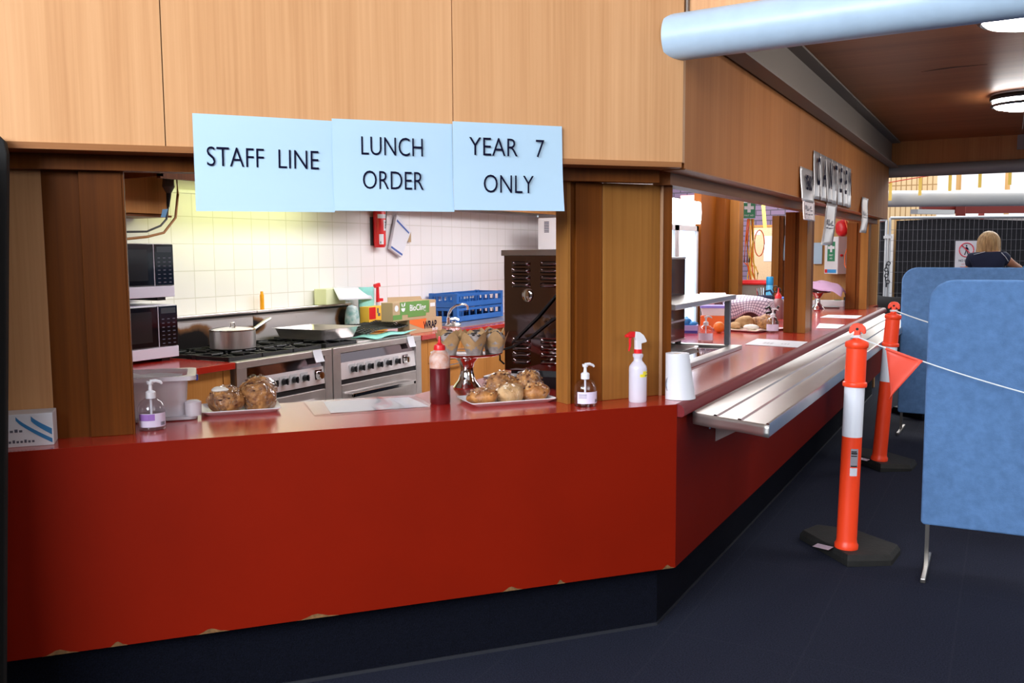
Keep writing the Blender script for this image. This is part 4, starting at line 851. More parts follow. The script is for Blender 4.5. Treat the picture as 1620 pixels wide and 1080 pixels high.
# far end of the counter
t = thing('cake_stand', 'small metal cake stand under the lilac towel at the far end', 'cake stand', (-.585, 6.35, CT), 0)
part('stem', CHROME, t, lambda b: b.lathe([(0, 0), (.075, 0), (.06, .02), (.03, .06), (.025, .11), (.06, .16), (.07, .17), (0, .17)], 24), smooth=True)
part('plate', CHROME, t, lambda b: b.lathe([(0, .17), (.13, .17), (.14, .178), (0, .178)], 28), smooth=True)
t = thing('cake', 'dark cake lump under the lilac towel', 'cake', (-.55, 6.35, CT+.179), 0)
part('crumb', mat('dark_cake', (.16, .05, .05), .7, var=.3, vscale=30), t, lambda b: b.ball((0, 0, .03), (.11, .11, .07), 16, 10, .08, 4, flat=.03), smooth='all')
def tow(b):
    def f(a, c):
        x = -.10+.33*a; y = -.16+.34*c; d = math.hypot(x-.02, y)
        z = .085-max(0, d-.09)*.62*(1+.3*math.sin(7*a))
        z -= .12*max(0, .55-abs(a-.62))*(1-c)**2
        return (x, y, z+.006*math.sin(12*a+6*c))
    b.grid(f, 18, 16)
tag(part('lilac_towel', LILAC, None, tow, smooth='all', solid=.004, loc=(-.56, 6.35, CT+.205)), 'lilac towel draped over the cake stand at the far end', 'towel')
t = thing('oven_tray', 'steel tray under the far cake stand', 'tray', (-.62, 6.62, CT), .1)
part('tray', STEEL, t, lambda b: loft(b, [(rr(.20, .08, .02), 0), (rr(.21, .09, .02), .012), (rr(.2, .08, .02), .004)]), smooth=True)
tag(part('white_carton', WHITE, None, lambda b: b.box(-.72, -.40, 6.80, 6.98, CT, CT+.065), bevel=.003), 'low white carton at the far end of the counter', 'carton')
t = thing('pen_pot', 'black mesh pen pot at the far end of the counter', 'pen pot', (-.375, 6.95, CT), 0)
part('pot', BLACK, t, lambda b: b.lathe([(0, 0), (.042, 0), (.045, .1), (.04, .1), (.038, .01)], 18), smooth=True)
for i, (x, y, m) in enumerate(((-.02, 0, BLACK), (.01, .01, REDP), (.02, -.01, PURP), (-.005, -.015, ORB), (-.015, .015, WPL))):
    part('pen', m, t, lambda b, x=x, y=y: b.cyl((x*.5, y*.5, .01), (x*1.8, y*1.8, .17), .005), smooth=True)
t = thing('tape_pot', 'green and blue paper pot beside the pen pot', 'pot', (-.475, 6.93, CT), 0)
part('lower_band', BLUES, t, lambda b: b.lathe([(0, 0), (.038, 0), (.038, .035), (0, .035)], 18), smooth=True)
part('upper_band', mat('pot_green', (.10, .22, .10), .6), t, lambda b: b.lathe([(0, .035), (.038, .035), (.038, .07), (.03, .07), (0, .06)], 18), smooth=True)
# items against the inner edge of the side counter
t = thing('storage_tub', 'small clear tub with a blue lid behind the middle post', 'tub', (-.83, 5.95, CT), .2)
part('tub_body', TUBM, t, lambda b: b.box(-.08, .08, -.06, .06, 0, .12), bevel=.01)
part('lid', mat('lid_blue', (.10, .25, .75), .4), t, lambda b: b.box(-.085, .085, -.065, .065, .121, .14), bevel=.006)
t = thing('utensil_pot', 'green pot of black handled scissors by the counter back', 'pot', (-.90, 5.55, CT), 0)
part('pot', mat('pot_emerald', (.06, .48, .20), .45), t, lambda b: b.lathe([(0, 0), (.04, 0), (.048, .13), (.043, .13), (.035, .01)], 18), smooth=True)
part('scissors', BLACK, t, lambda b: (b.tube([(.06+.022*math.cos(a), .0, .235+.03*math.sin(a)) for a in [PI*2*k/12 for k in range(12)]], .006, 6, True), b.tube([(.085+.022*math.cos(a), .02, .215+.03*math.sin(a)) for a in [PI*2*k/12 for k in range(12)]], .006, 6, True), b.tube([(.0, 0, .05), (.05, 0, .21)], .006), b.tube([(.0, .01, .05), (.07, .02, .19)], .006)))
t = thing('fabric_caddy', 'navy fabric caddy stuffed with cutlery', 'caddy', (-.99, 5.78, CT), .2)
part('pouch', NAVY, t, lambda b: loft(b, [(rr(.07, .05, .02), 0), (rr(.085, .06, .02), .15), (rr(.075, .05, .02), .16)]), smooth=True)
part('handle', NAVY, t, lambda b: b.tube([(-.02, 0, .15), (.0, 0, .20), (.05, 0, .21), (.08, 0, .16)], .01), smooth=True)
part('cutlery', CHROME, t, lambda b: [b.tube([(x, y, .1), (x*1.4, y*1.6, .24+.02*math.sin(9*x))], .006, 6) for x, y in ((-.05, 0), (-.03, .02), (-.01, -.02), (-.06, -.02))])
t = thing('drink_bottle', 'blue drink bottle standing behind the navy caddy', 'bottle', (-1.0, 6.02, CT), 0)
part('bottle', mat('bottle_blue', (.12, .50, .78), .3), t, lambda b: b.lathe([(0, 0), (.038, 0), (.038, .24), (.03, .26), (0, .262)], 20), smooth=True)
part('cap', mat('cap_blue', (.02, .30, .60), .4), t, lambda b: b.lathe([(.034, .255), (.036, .26), (.036, .33), (.03, .34), (0, .34)], 20), smooth=True)
t = thing('rear_bench', 'low timber bench carrying the grey bin at the back of the servery', 'bench', (0, 0, 0), 0)
part('top', W5, t, lambda b: b.box(-1.75, -1.09, 6.2, 7.2, .89, .93))
part('body', W3, t, lambda b: b.box(-1.72, -1.12, 6.25, 7.18, 0, .89))
t = thing('plastic_bin', 'grey plastic bin with a red lid in the far opening', 'bin', (-1.30, 6.62, CT), .1)
part('bin', GREYB, t, lambda b: loft(b, [(rr(.10, .10, .03), 0), (rr(.135, .13, .03), .24)]), smooth=True)
part('lid', REDP, t, lambda b: loft(b, [(rr(.15, .145, .03), .24), (rr(.155, .15, .03), .255), (rr(.13, .12, .03), .285)]), smooth=True)
t = thing('storage_tub', 'clear tub of pink cups with a white lid in front of the fridge', 'tub', (-1.0, 3.97, CT), .3)
part('tub_body', PLAST, t, lambda b: b.box(-.10, .10, -.07, .07, .0, .24), bevel=.01)
part('cups', mat('pink_cups', (.80, .36, .34), .5), t, lambda b: [b.lathe([(0, 0), (.03, 0), (.035, .07), (0, .07)], 12, c=(x, y), z0=z) for x, y, z in ((-.05, 0, .01), (.02, 0, .01), (-.04, .0, .085), (.03, .01, .085), (-.02, 0, .15))], smooth=True)
part('lid', WPL, t, lambda b: b.box(-.105, .105, -.075, .075, .241, .258), bevel=.006)
part('blue_clip', BLUES, t, lambda b: b.box(.045, .085, -.079, -.074, .225, .25))
t = thing('storage_tub', 'orange box with a purple lidded tub on it, behind the steel shelf', 'tub', (-.97, 3.62, CT), .2)
part('orange_box', ORB, t, lambda b: b.box(-.02, .17, -.08, .08, 0, .10), bevel=.004)
part('white_tub', WPL, t, lambda b: loft(b, [(rr(.09, .07, .02), .141), (rr(.10, .08, .02), .2)]), smooth=True, loc=(.08, 0, -.04))
part('lid', mat('lid_violet', (.30, .26, .80), .4), t, lambda b: loft(b, [(rr(.105, .085, .02), .2), (rr(.105, .085, .02), .218)]), smooth=True, loc=(.08, 0, -.04))
# drinks fridge
t = thing('drinks_fridge', 'tall glass fronted drinks fridge with a glowing white header', 'fridge', (-1.50, 3.85, 0), WR)
part('cabinet', WHITE, t, lambda b: b.box(0, 1.35, .03, .62, 0, 1.99), bevel=.01)
part('lit_header', LITSIGN, t, lambda b: b.prism([(.0, 1.79), (1.33, 1.79), (1.35, 1.84), (1.36, 1.9), (1.35, 1.96), (1.33, 2.0), (.0, 2.0)], -.03, .025, Matrix.Rotation(PI/2, 4, 'X')), bevel=.01)
for x0, x1 in ((.03, .66), (.68, 1.31)):
    d = part('glass_door', FRIDGEIN, t, lambda b, x0=x0, x1=x1: b.box(x0+.05, x1-.05, .01, .03, .2, 1.72))
    part('door_frame', GALV, d, lambda b, x0=x0, x1=x1: (b.box(x0, x0+.05, -.01, .03, .15, 1.77), b.box(x1-.05, x1, -.01, .03, .15, 1.77), b.box(x0, x1, -.01, .03, 1.72, 1.77), b.box(x0, x1, -.01, .03, .15, .2)))
    part('door_handle', GREY, d, lambda b, x0=x0: b.tube([(x0+.07, -.01, .9), (x0+.07, -.05, .92), (x0+.07, -.05, 1.35), (x0+.07, -.01, 1.37)], .012))
# timber walls of the servery
struct(part('wall_servery', W3, None, lambda b: (b.box(-1.56, -1.49, 5.24, 5.75, 0, 2.4),)))
struct(part('wall_end', W6, None, lambda b: b.box(-1.14, -.14, 7.40, 7.48, 0, 1.93)))
struct(part('trim_8', W2, None, lambda b: b.box(-.40, -.30, 7.02, 7.40, CT, 1.93)))
t = thing('timber_post', 'dark timber post between the fridge and the far opening', 'post')
part('board', W3, t, lambda b: b.box(-1.50, -1.40, 5.76, 5.95, 0, 2.4)); part('board', W2, t, lambda b: b.box(-1.44, -1.305, 5.955, 6.12, 0, 2.4))
t = thing('timber_post', 'timber post between the far opening and the wall of papers', 'post')
part('board', W2, t, lambda b: b.box(-1.27, -1.19, 7.28, 7.42, 0, 1.93)); part('board', W3, t, lambda b: b.box(-1.188, -1.15, 7.31, 7.42, 0, 1.93))
t = thing('first_aid_sign', 'green first aid sign with a white cross hanging in the far opening', 'sign', (-1.505, 7.15, 1.905), .25)
part('plate', GREENS, t, lambda b: b.box(-.07, .07, 0, .004, 0, .175))
part('hanger', GALV, t, lambda b: b.box(-.01, .01, .001, .003, .17, .24))
part('cross', WPL, t, lambda b: b.prism([(-.018, .065), (.018, .065), (.018, .10), (.053, .10), (.053, .136), (.018, .136), (.018, .17), (-.018, .17), (-.018, .136), (-.053, .136), (-.053, .10), (-.018, .10)], .0005, .002, Matrix.Rotation(PI/2, 4, 'X')))
text('lettering', 'FIRST AID', .026, WPL, t, (0, -.0012, .03), (PI/2, 0, 0), .95)
t = thing('hanging_ropes', 'bundle of orange and yellow cords hanging below the first aid sign', 'cords', (-1.50, 7.22, 0), .2)
rnd = random.Random(3)
for i in range(9):
    x0 = rnd.uniform(-.06, .05); m = (CORDO, CORDY, CORDY)[i % 3]
    zb = rnd.uniform(.95, 1.4)
    part('cord', m, t, lambda b, x0=x0, zb=zb, i=i: b.tube([(x0*.6, .01*i*.5, 1.9), (x0+.02*math.sin(i), .005*i, 1.65), (x0+.03*math.sin(i*2), .005*i, 1.4), (x0+.02+.03*math.sin(i*3), .005*i, (zb+1.4)/2), (x0+.045+.02*math.sin(i), .005*i, zb)], .008, 6), smooth=True)
part('cord_loop', CORDO, t, lambda b: b.tube([(.10+.055*math.cos(a), .0, 1.62+.15*math.sin(a)) for a in [2*PI*k/16 for k in range(16)]], .007, 6, True), smooth=True)
struct(part('trim_10', W2, None, lambda b: b.box(-1.56, -1.15, 7.12, 7.26, 2.12, 2.4)))
struct(part('trim_11', PINKST, None, lambda b: b.box(-3.2, -1.0, 9.86, 9.94, 2.27, 2.36)))
# wall papers and cabinet at the end
t = thing('wall_paper_notice', 'white paper sheet curling off the far timber wall', 'paper', (-1.06, 7.36, 1.42), .15)
part('sheet', PAPERB, t, lambda b: b.grid(lambda a, c: (-.08+.13*a-.02*(1-c), -.03*(1-c)*a, .285*c), 5, 6), smooth='all', solid=.001)
t = thing('wall_paper_notice', 'second paper sheet beside the curling one on the far wall', 'paper', (-.935, 7.36, 1.42), .0)
part('sheet', PAPERB, t, lambda b: b.box(-.04, .06, 0, .001, 0, .275))
t = thing('wall_paper_notice', 'small blue white paper sheet left of the first aid cabinet', 'paper', (-.80, 7.36, 1.42), 0)
part('sheet', PAPERB, t, lambda b: b.box(-.02, .075, 0, .001, -.04, .20))
t = thing('towel_dispenser', 'white box with black buttons high on the far timber wall', 'dispenser', (-1.06, 7.33, 1.815), 0)
part('case', WPL, t, lambda b: b.box(-.075, .06, -.01, .06, 0, .13), bevel=.01)
part('button', BLACK, t, lambda b: b.box(-.01, .012, -.014, -.01, .07, .11)); part('button', BLACK, t, lambda b: b.box(-.02, .002, -.014, -.01, .01, .05))
tag(part('black_umbrella', BLACK, None, lambda b: b.lathe([(0, -.25), (.008, -.24), (.03, -.1), (.036, .05), (.03, .1), (0, .1)], 12, c=(-.945, 7.30), z0=1.91), smooth=True), 'black folded umbrella hanging beside the white dispenser', 'umbrella')
t = thing('first_aid_cabinet', 'white first aid cabinet with a green cross on the far wall', 'cabinet', (-.52, 7.12, 1.272), R_(-38))
part('case', WHITE, t, lambda b: b.box(-.20, 0, 0, .165, 0, .41), bevel=.003)
part('door', mat('pink_white', (.74, .62, .66), .45), t, lambda b: b.box(0.001, .006, .003, .162, .003, .407))
part('lock', REDP, t, lambda b: b.ball((.008, .05, .205), (.008, .022, .014)), smooth='all')
part('green_label', GREENS, t, lambda b: b.box(-.155, -.04, -.002, 0, .14, .355))
part('white_cross', WPL, t, lambda b: b.prism([(x-.0975, z+.29) for x, z in ((-.015, -.05), (.015, -.05), (.015, -.015), (.05, -.015), (.05, .015), (.015, .015), (.015, .05), (-.015, .05), (-.015, .015), (-.05, .015), (-.05, -.015), (-.015, -.015))], .0022, .0032, Matrix.Rotation(PI/2, 4, 'X')))
text('lettering', 'FIRST', .026, WPL, t, (-.0975, -.0025, .205), (PI/2, 0, 0), 1); text('lettering', 'AID', .026, WPL, t, (-.0975, -.0025, .170), (PI/2, 0, 0), 1)
part('blue_strip', BLUES, t, lambda b: b.box(-.15, -.015, -.002, 0, .012, .05)); part('red_square', REDP, t, lambda b: b.box(-.19, -.151, -.002, 0, .012, .05))
tag(part('red_bag', REDP, None, lambda b: b.ball((-.49, 7.2, 1.775), (.075, .05, .092), 16, 12, .1, 8), smooth='all'), 'red drawstring bag sitting on the first aid cabinet', 'bag')
tag(part('hanging_rope', CORDO, None, lambda b: b.tube([(-.455, 7.1, 1.88), (-.41, 7.08, 1.74), (-.395, 7.06, 1.62), (-.43, 7.04, 1.48), (-.43, 7.02, 1.38), (-.385, 6.99, 1.30), (-.34, 6.97, 1.26)], .006), smooth=True), 'orange cord hanging past the first aid cabinet', 'cord')
# bright corridor beyond the opening
struct(part('wall_brick', BRICKP, None, lambda b: b.box(-5.5, -1.2, 12.2, 12.3, 0, 3.2)))
t = thing('notice_board', 'pale cork notice board against the purple brick wall', 'notice board', (-2.42, 11.0, 1.02), 0)
part('board', mat('cork', (.72, .48, .28), .9, var=.1, vscale=60), t, lambda b: b.box(0, .75, 0, .03, .0, .88))
part('frame', W5, t, lambda b: (b.box(-.02, .77, -.01, .03, -.03, 0), b.box(-.02, .77, -.01, .03, .88, .91), b.box(-.02, 0, -.01, .03, 0, .88)))
part('pinned_sheet', PAPER, t, lambda b: b.box(.20, .42, -.004, 0, .35, .74)); part('pinned_card', PAPER, t, lambda b: b.box(.05, .14, -.004, 0, .76, .83))
part('leg', W5, t, lambda b: b.box(.02, .06, 0, .03, -1.02, -.03)); part('leg', W5, t, lambda b: b.box(.68, .72, 0, .03, -1.02, -.03))
tag(part('yellow_strap', CORDY, None, lambda b: b.grid(lambda a, c: (-2.02+.05*a+.04*(1-c), 9.9, 1.86+.42*c), 1, 4), solid=.004), 'yellow strap hanging in the bright corridor', 'strap')
# ------------------------------------------------------------------ silver sheets on the side fascia
def foil(name, label, y0, y1, z0, z1, x=.010, letter=None, curl=0, dy=0, m=FOIL, group=None, lz=.55, lh=.12, marks=None, wave=0):
    t = thing('silver_sheet', label, 'sign', (0, 0, 0), 0, group)
    P = lambda a, c: (x+curl*(1-c)**2+.006*math.sin(PI*a)*(1-c)+wave*math.sin(5*c), y0+(y1-y0)*a+dy*(1-c)**1.3, z0+(z1-z0)*c)
    part('sheet', m, t, lambda b: b.grid(P, 6, 12), smooth='all', solid=.0008)
    if letter: text('lettering', letter, lh, INK, t, (x+curl*(1-lz)**2+.008+.004, (y0+y1)/2+dy*(1-lz)**1.3, z0+(z1-z0)*lz), (PI/2, 0, PI/2), .62 if len(letter) == 1 else .62, bold=.003)
    if marks:
        def mk(b):
            for a, c, w_, h in marks:
                q = [Vector(P(a+da, c+dc))+Vector((.003, 0, 0)) for da, dc in ((0, 0), (w_, 0), (w_, h), (0, h))]; b.face(q)
        part('marks', DINK, t, mk)
    return t
for i, ch in enumerate('CANTEEN'):
    foil('s', 'silver sheet lettered %s, %s in the row of seven' % (ch, ('first', 'second', 'third', 'fourth', 'fifth', 'sixth', 'seventh')[i]), 2.69+.226*i, 2.69+.226*i+.222, 1.862, 2.168, letter=ch, curl=.004+.005*(i % 3), group='silver letter sheets on the side fascia', lz=.56, lh=.25, wave=.002)
foil('s', 'silver sheet reading YEARS left of the seven letter sheets', 2.27, 2.67, 1.83, 2.035, letter='YEARS', curl=.012, lz=.55, lh=.12, wave=.002)
mk = [(.2, .55, .05, .22), (.32, .5, .12, .06), (.34, .5, .04, .25), (.5, .55, .04, .1), (.6, .5, .16, .05), (.62, .62, .05, .14), (.2, .3, .1, .05), (.4, .28, .14, .05), (.65, .3, .1, .05)]
foil('s', 'pinkish sheet hanging under the YEARS sheet', 2.29, 2.67, 1.715, 1.835, x=.024, curl=.01, dy=-.02, m=FOILP, marks=mk)
foil('s', 'silver strip curling down under the middle letter sheets', 3.18, 3.62, 1.565, 1.86, x=.02, curl=.05, dy=-.52, marks=[(a, c*.35+.28, w_*1.2, h*.6) for a, c, w_, h in mk], wave=.006)
foil('s', 'short silver strip curling down alone near the far end of the fascia', 4.93, 5.32, 1.672, 1.985, x=.02, curl=.05, dy=-.55, marks=[(a, c*.3+.33, w_, h*.5) for a, c, w_, h in mk], wave=.01)
# ------------------------------------------------------------------ stainless tray rail
t = thing('tray_rail', 'long stainless tray slide with raised ribs along the red side counter', 'tray rail')
def sk(x): return .12-.42*(x-.015)
RX0, RX1, RY1 = .031, .368, 6.55
def railtop(b):
    prof = [(RX0, .842), (RX0, .885), (RX0+.005, .890), (RX0+.014, .884)]
    for rx in (.135, .242):
        prof += [(rx-.010, .882), (rx-.006, .889), (rx+.006, .889), (rx+.010, .882)]
    prof += [(RX1-.018, .882), (RX1-.010, .889), (RX1-.002, .888), (RX1, .882), (RX1, .838), (RX1-.006, .832)]
    A = [b.b.verts.new((x, sk(x), z)) for x, z in prof]; Bv = [b.b.verts.new((x, RY1, z)) for x, z in prof]
    for i in range(len(prof)-1): b.b.faces.new((A[i], Bv[i], Bv[i+1], A[i+1]))
part('deck', STEELB, t, railtop, smooth=True)
part('end_fold', STEELB, t, lambda b: b.grid(lambda a, c: (RX0+(RX1-RX0)*a, sk(RX0+(RX1-RX0)*a)-.004+.004*math.sin(9*a+2)*(1-c), .836+.048*c), 14, 3), smooth='all', solid=.003)
part('screw', CHROME, t, lambda b: b.cyl((.10, .11, .822), (.10, .11, .837), .004))
for y in (.55, 2.1, 3.7, 5.3): part('bracket', STEEL, t, lambda b, y=y: (b.box(.001, .34, y, y+.03, .84, .876), b.prism([(.001, .84), (.28, .84), (.001, .68)], -y-.006, -y, Matrix.Rotation(PI/2, 4, 'X'))))
# ------------------------------------------------------------------ bollards, rope, flag
def bollard(loc, label, rz=0, sticker=True, lean=(0, 0)):
    t = thing('bollard', label, 'bollard', loc, rz, 'orange T-top bollards in the walkway')
    part('base', RUBBER, t, lambda b: loft(b, [(hexp(1.0), 0), (hexp(1.0), .03), (hexp(.93), .056)]), bevel=.004)
    part('post', ORANGE, t, lambda b: b.lathe([(0, .056), (.056, .056), (.057, .075), (.051, .085), (.0485, .10), (.047, .625), (0, .63)], 32), smooth=True)
    part('reflective_band', REFL, t, lambda b: b.lathe([(.0475, .62), (.0475, .872)], 32), smooth=True)
    part('sleeve', ORANGE, t, lambda b: b.lathe([(.0475, .866), (.056, .868), (.058, .878), (.056, .888), (.049, .892), (.048, 1.055), (.054, 1.062), (.056, 1.075), (.053, 1.086), (.03, 1.096), (.020, 1.10), (.018, 1.122), (0, 1.122)], 32), smooth=True)
    part('t_top', ORANGE, t, lambda b: b.prism([(-.013, 1.112), (.013, 1.112), (.014, 1.140), (.020, 1.136), (.030, 1.126), (.037, 1.128), (.039, 1.142), (.034, 1.160), (.020, 1.174), (0, 1.178), (-.020, 1.174), (-.034, 1.160), (-.039, 1.142), (-.037, 1.128), (-.030, 1.126), (-.020, 1.136), (-.014, 1.140)], -.016, .016, Matrix.Rotation(PI/2, 4, 'X') ), bevel=.004)
    part('hole', RUBBER, t, lambda b: b.cyl((0, -.0168, 1.15), (0, .0168, 1.15), .007))
    part('base_label', mat('lilac_sticker', (.60, .50, .60), .5), t, lambda b: b.face([(-.15, -.075, .0568), (-.07, -.095, .0568), (-.055, -.03, .0568), (-.135, -.01, .0568)]))
    if sticker:
        s = part('sticker', mat('grey_sticker', (.33, .32, .36), .35), t, lambda b: b.grid(lambda a, c: (.0482*math.sin(.1+.75*a), -.0482*math.cos(.1+.75*a), .475+.09*c), 8, 1))
        part('sticker_foot', PAPER, t, lambda b: b.grid(lambda a, c: (.0482*math.sin(.1+.75*a), -.0482*math.cos(.1+.75*a), .43+.04*c), 8, 1))
        part('print', BLACK, s, lambda b: [b.grid(lambda a, c, z=z, h=h, w_=w_: (.0487*math.sin(.15+w_*a), -.0487*math.cos(.15+w_*a), z+h*c), 6, 1) for z, h, w_ in ((.476, .006, .65), (.538, .008, .6), (.548, .006, .55), (.527, .005, .6))])
    return t
HEX = [(-.26, .15), (.03, -.135), (.225, .01), (.24, .18), (-.02, .36), (-.215, .345)]
def hexp(k):
    cx, cy = -.0, .11
    return [((x-cx)*k+cx, (y-cy)*k+cy) for x, y in [(-.262, .19), (.028, -.135), (.215, -.015), (.235, .19), (-.01, .36), (-.21, .345)]]
b1 = bollard((.472, 1.252, 0), 'nearest orange bollard with a white band and grey sticker, in front of the tray rail')
b1.rotation_euler = (R_(-.3), R_(1.2), 0)
b2 = bollard((.378, 3.372, 0), 'second orange bollard along the counter, half behind the pennant flag', 0, False)
b2.rotation_euler = (0, R_(3.4), 0)
b3 = bollard((.47, 5.62, 0), 'third orange bollard hidden behind the far blue screen', 0, False)
def ropep(p, q, sag, n=24): 
    p = Vector(p); q = Vector(q)
    return [p.lerp(q, k/n)-Vector((0, 0, sag*4*(k/n)*(1-k/n))) for k in range(n+1)]
N1, N2, N3 = (.489, 1.255, 1.112), (.445, 3.372, 1.112), (.50, 5.75, 1.112)
tag(part('white_rope', ROPE, None, lambda b: b.tube(ropep((.505, 1.22, 1.112), (1.62, 1.00, .835), .03), .0032, 6), smooth=True), 'thin white rope running right from the nearest bollard across the blue screen', 'rope')
tag(part('white_rope', ROPE, None, lambda b: b.tube(ropep((.465, 3.34, 1.112), (1.5, 2.9, .95), .05), .0045, 6), smooth=True), 'thin white rope running from the second bollard behind the near blue screen', 'rope')
tag(part('rope_knot', ROPE, None, lambda b: b.tube([(.489+.022*math.cos(a), 1.255+.022*math.sin(a), 1.106+.006*k/10) for k, a in enumerate([PI*2*k/10 for k in range(22)])], .004, 6), smooth=True), 'coil of white rope round the neck of the nearest bollard', 'rope')
tag(part('rope_knot', ROPE, None, lambda b: b.tube([(.445+.022*math.cos(a), 3.372+.022*math.sin(a), 1.106+.006*k/10) for k, a in enumerate([PI*2*k/10 for k in range(22)])], .004, 6), smooth=True), 'coil of white rope round the neck of the second bollard', 'rope')
rp_ = ropep((.505, 1.22, 1.112), (1.62, 1.00, .835), .03)
def rat(f): i = f*24; k = int(i); return rp_[k].lerp(rp_[k+1], i-k)
fa, fb = rat(.115), rat(.262)
t = thing('pennant_flag', 'orange triangular pennant flag hanging on the white rope by the second bollard', 'flag', fa, 0)
fv = fb-fa
part('pennant', FLAG, t, lambda b: b.grid(lambda a, c: tuple(fv*a*(1-.0*c)+Vector((.03*c*(1-a)-fv.x*a*c*.86, .012*math.sin(4*a+3*c), -.235*c-fv.z*a*c*.9))), 8, 8), smooth='all', solid=.001)
part('hem', FLAG, t, lambda b: b.tube([fv*(k/8)+Vector((0, 0, -.003)) for k in range(9)], .007, 6), smooth=True)
# ------------------------------------------------------------------ blue felt screens
def screen(label, x0, x1, y, z0, z1, r, rz, legs):
    t = thing('partition_screen', label, 'screen', (x0, y, 0), rz, 'blue felt partition screens')
    wd = x1-x0
    pts = []
    for cx, cz, a0, rr_ in ((wd-r, z1-r, 0, r), (r, z1-r, PI/2, r), (.02, z0+.02, PI, .02), (wd-.02, z0+.02, 1.5*PI, .02)):
        pts += [(cx+rr_*math.cos(a0+PI/2*k/8), cz+rr_*math.sin(a0+PI/2*k/8)) for k in range(9)]
    part('panel', FELT, t, lambda b: b.prism(pts, -.018, .018, Matrix.Rotation(PI/2, 4, 'X')), bevel=.010, seg=3)
    for lx in legs:
        l = part('leg', mat('leg_steel', (.30, .28, .26), .3, .9), t, lambda b, lx=lx: b.box(lx-.009, lx+.009, -.012, .012, .022, z0+.02))
        part('foot', D.materials['leg_steel'], l, lambda b, lx=lx: b.box(lx-.012, lx+.012, -.215, .215, .0, .022), bevel=.004)
    return t
screen('near blue felt partition screen on thin steel feet', .808, 2.35, 1.262, .222, 1.392, .11, R_(.5), (.03, 1.51))
screen('far blue felt partition screen standing behind the near one', .352, 2.15, 4.87, .160, 1.386, .12, R_(-1.5), (.03, 1.76))
# ------------------------------------------------------------------ hall: beam, pipes, ceiling, lights
struct(part('beam', GREY, None, lambda b: (b.box(.012, .02, .02, 6.93, 2.385, 2.645), b.box(.012, .10, .02, 6.93, 2.376, 2.386), b.box(.012, .10, .02, 6.93, 2.632, 2.644))))
az = R_(-4)
struct(part('roof_pipe', PIPE, None, lambda b: b.cyl((-.045, .006, 2.342), (-.045+4.5*math.cos(az), .006+4.5*math.sin(az), 2.342), .087, seg=40), smooth=True))
struct(part('wall_upper', W1, None, lambda b: b.box(.002, 5.5, .042, .12, 2.43, 3.6)))
struct(part('ceiling', W4, None, lambda b: [b.box(x, x+1.196, .1, 6.95, 2.646, 2.70) for x in (0, 1.2, 2.4, 3.6)]))
struct(part('trim_9', wood('far_fascia', (.27, .10, .03), (.36, .14, .045), (.42, .18, .06)), None, lambda b: b.box(0, 5.5, 6.93, 7.03, 2.40, 2.70)))
struct(part('roof_pipe', GREYP, None, lambda b: b.cyl((-.3, 6.96, 2.345), (5.5, 6.80, 2.345), .064, seg=28), smooth=True))
struct(part('beam', GREYP, None, lambda b: b.prism([(1.16, 6.9), (1.26, 6.93), (3.4, 5.3), (3.3, 5.2)], 2.50, 2.64)))
for i, (loc, lab) in enumerate((((1.17, 4.22, 2.646), 'round white ceiling light with a black ring over the walkway'), ((1.16, 1.40, 2.646), 'round ceiling light partly hidden behind the pale blue pipe'))):
    if i == 0:
        lt = thing('ceiling_light', lab, 'ceiling light', loc, 0, 'round ceiling lights over the walkway')
        part('base', WPL, lt, lambda b: b.lathe([(0, 0), (.20, 0), (.20, -.02), (0, -.02)], 36), smooth=True)
        part('ring', BLACK, lt, lambda b: (b.lathe([(.205, -.012), (.212, -.03), (.205, -.045), (.19, -.045), (.19, -.012), (.205, -.012)], 36), b.lathe([(.2, -.072), (.205, -.082), (.19, -.092), (.18, -.085), (.2, -.072)], 36)), smooth=True)
        part('diffuser', LAMP, lt, lambda b: b.lathe([(.188, -.02), (.192, -.075), (.165, -.10), (.09, -.118), (0, -.122)], 36), smooth=True)
    else: dup(lt, loc, 0, lab)
struct(part('ceiling_crack', CRACK, None, lambda b: b.prism([(.60, 2.97), (.70, 2.925), (.79, 2.90), (.97, 2.92), (.80, 2.925), (.70, 2.95)], 2.6445, 2.6459)))
# hall shell behind and beside the camera
HALLW = mat('hall_wall', (.22, .17, .14), .7)
struct(part('wall_hall_back', HALLW, None, lambda b: b.box(-9, 8, -9.3, -9.2, 0, 4.8)))
struct(part('wall_hall_left', HALLW, None, lambda b: b.box(-8.6, -8.5, -9.2, -2.6, 0, 4.8)))
struct(part('wall_hall_right', HALLW, None, lambda b: b.box(7.5, 7.6, -9.2, 7.0, 0, 4.8)))
struct(part('ceiling_hall', WHITE, None, lambda b: b.box(-8.6, 7.6, -9.3, .14, 4.7, 4.8)))
struct(part('wall_front_far', W1, None, lambda b: b.box(-6.8, -2.901, 0, .1, 0, 4.7), rotz=FA))
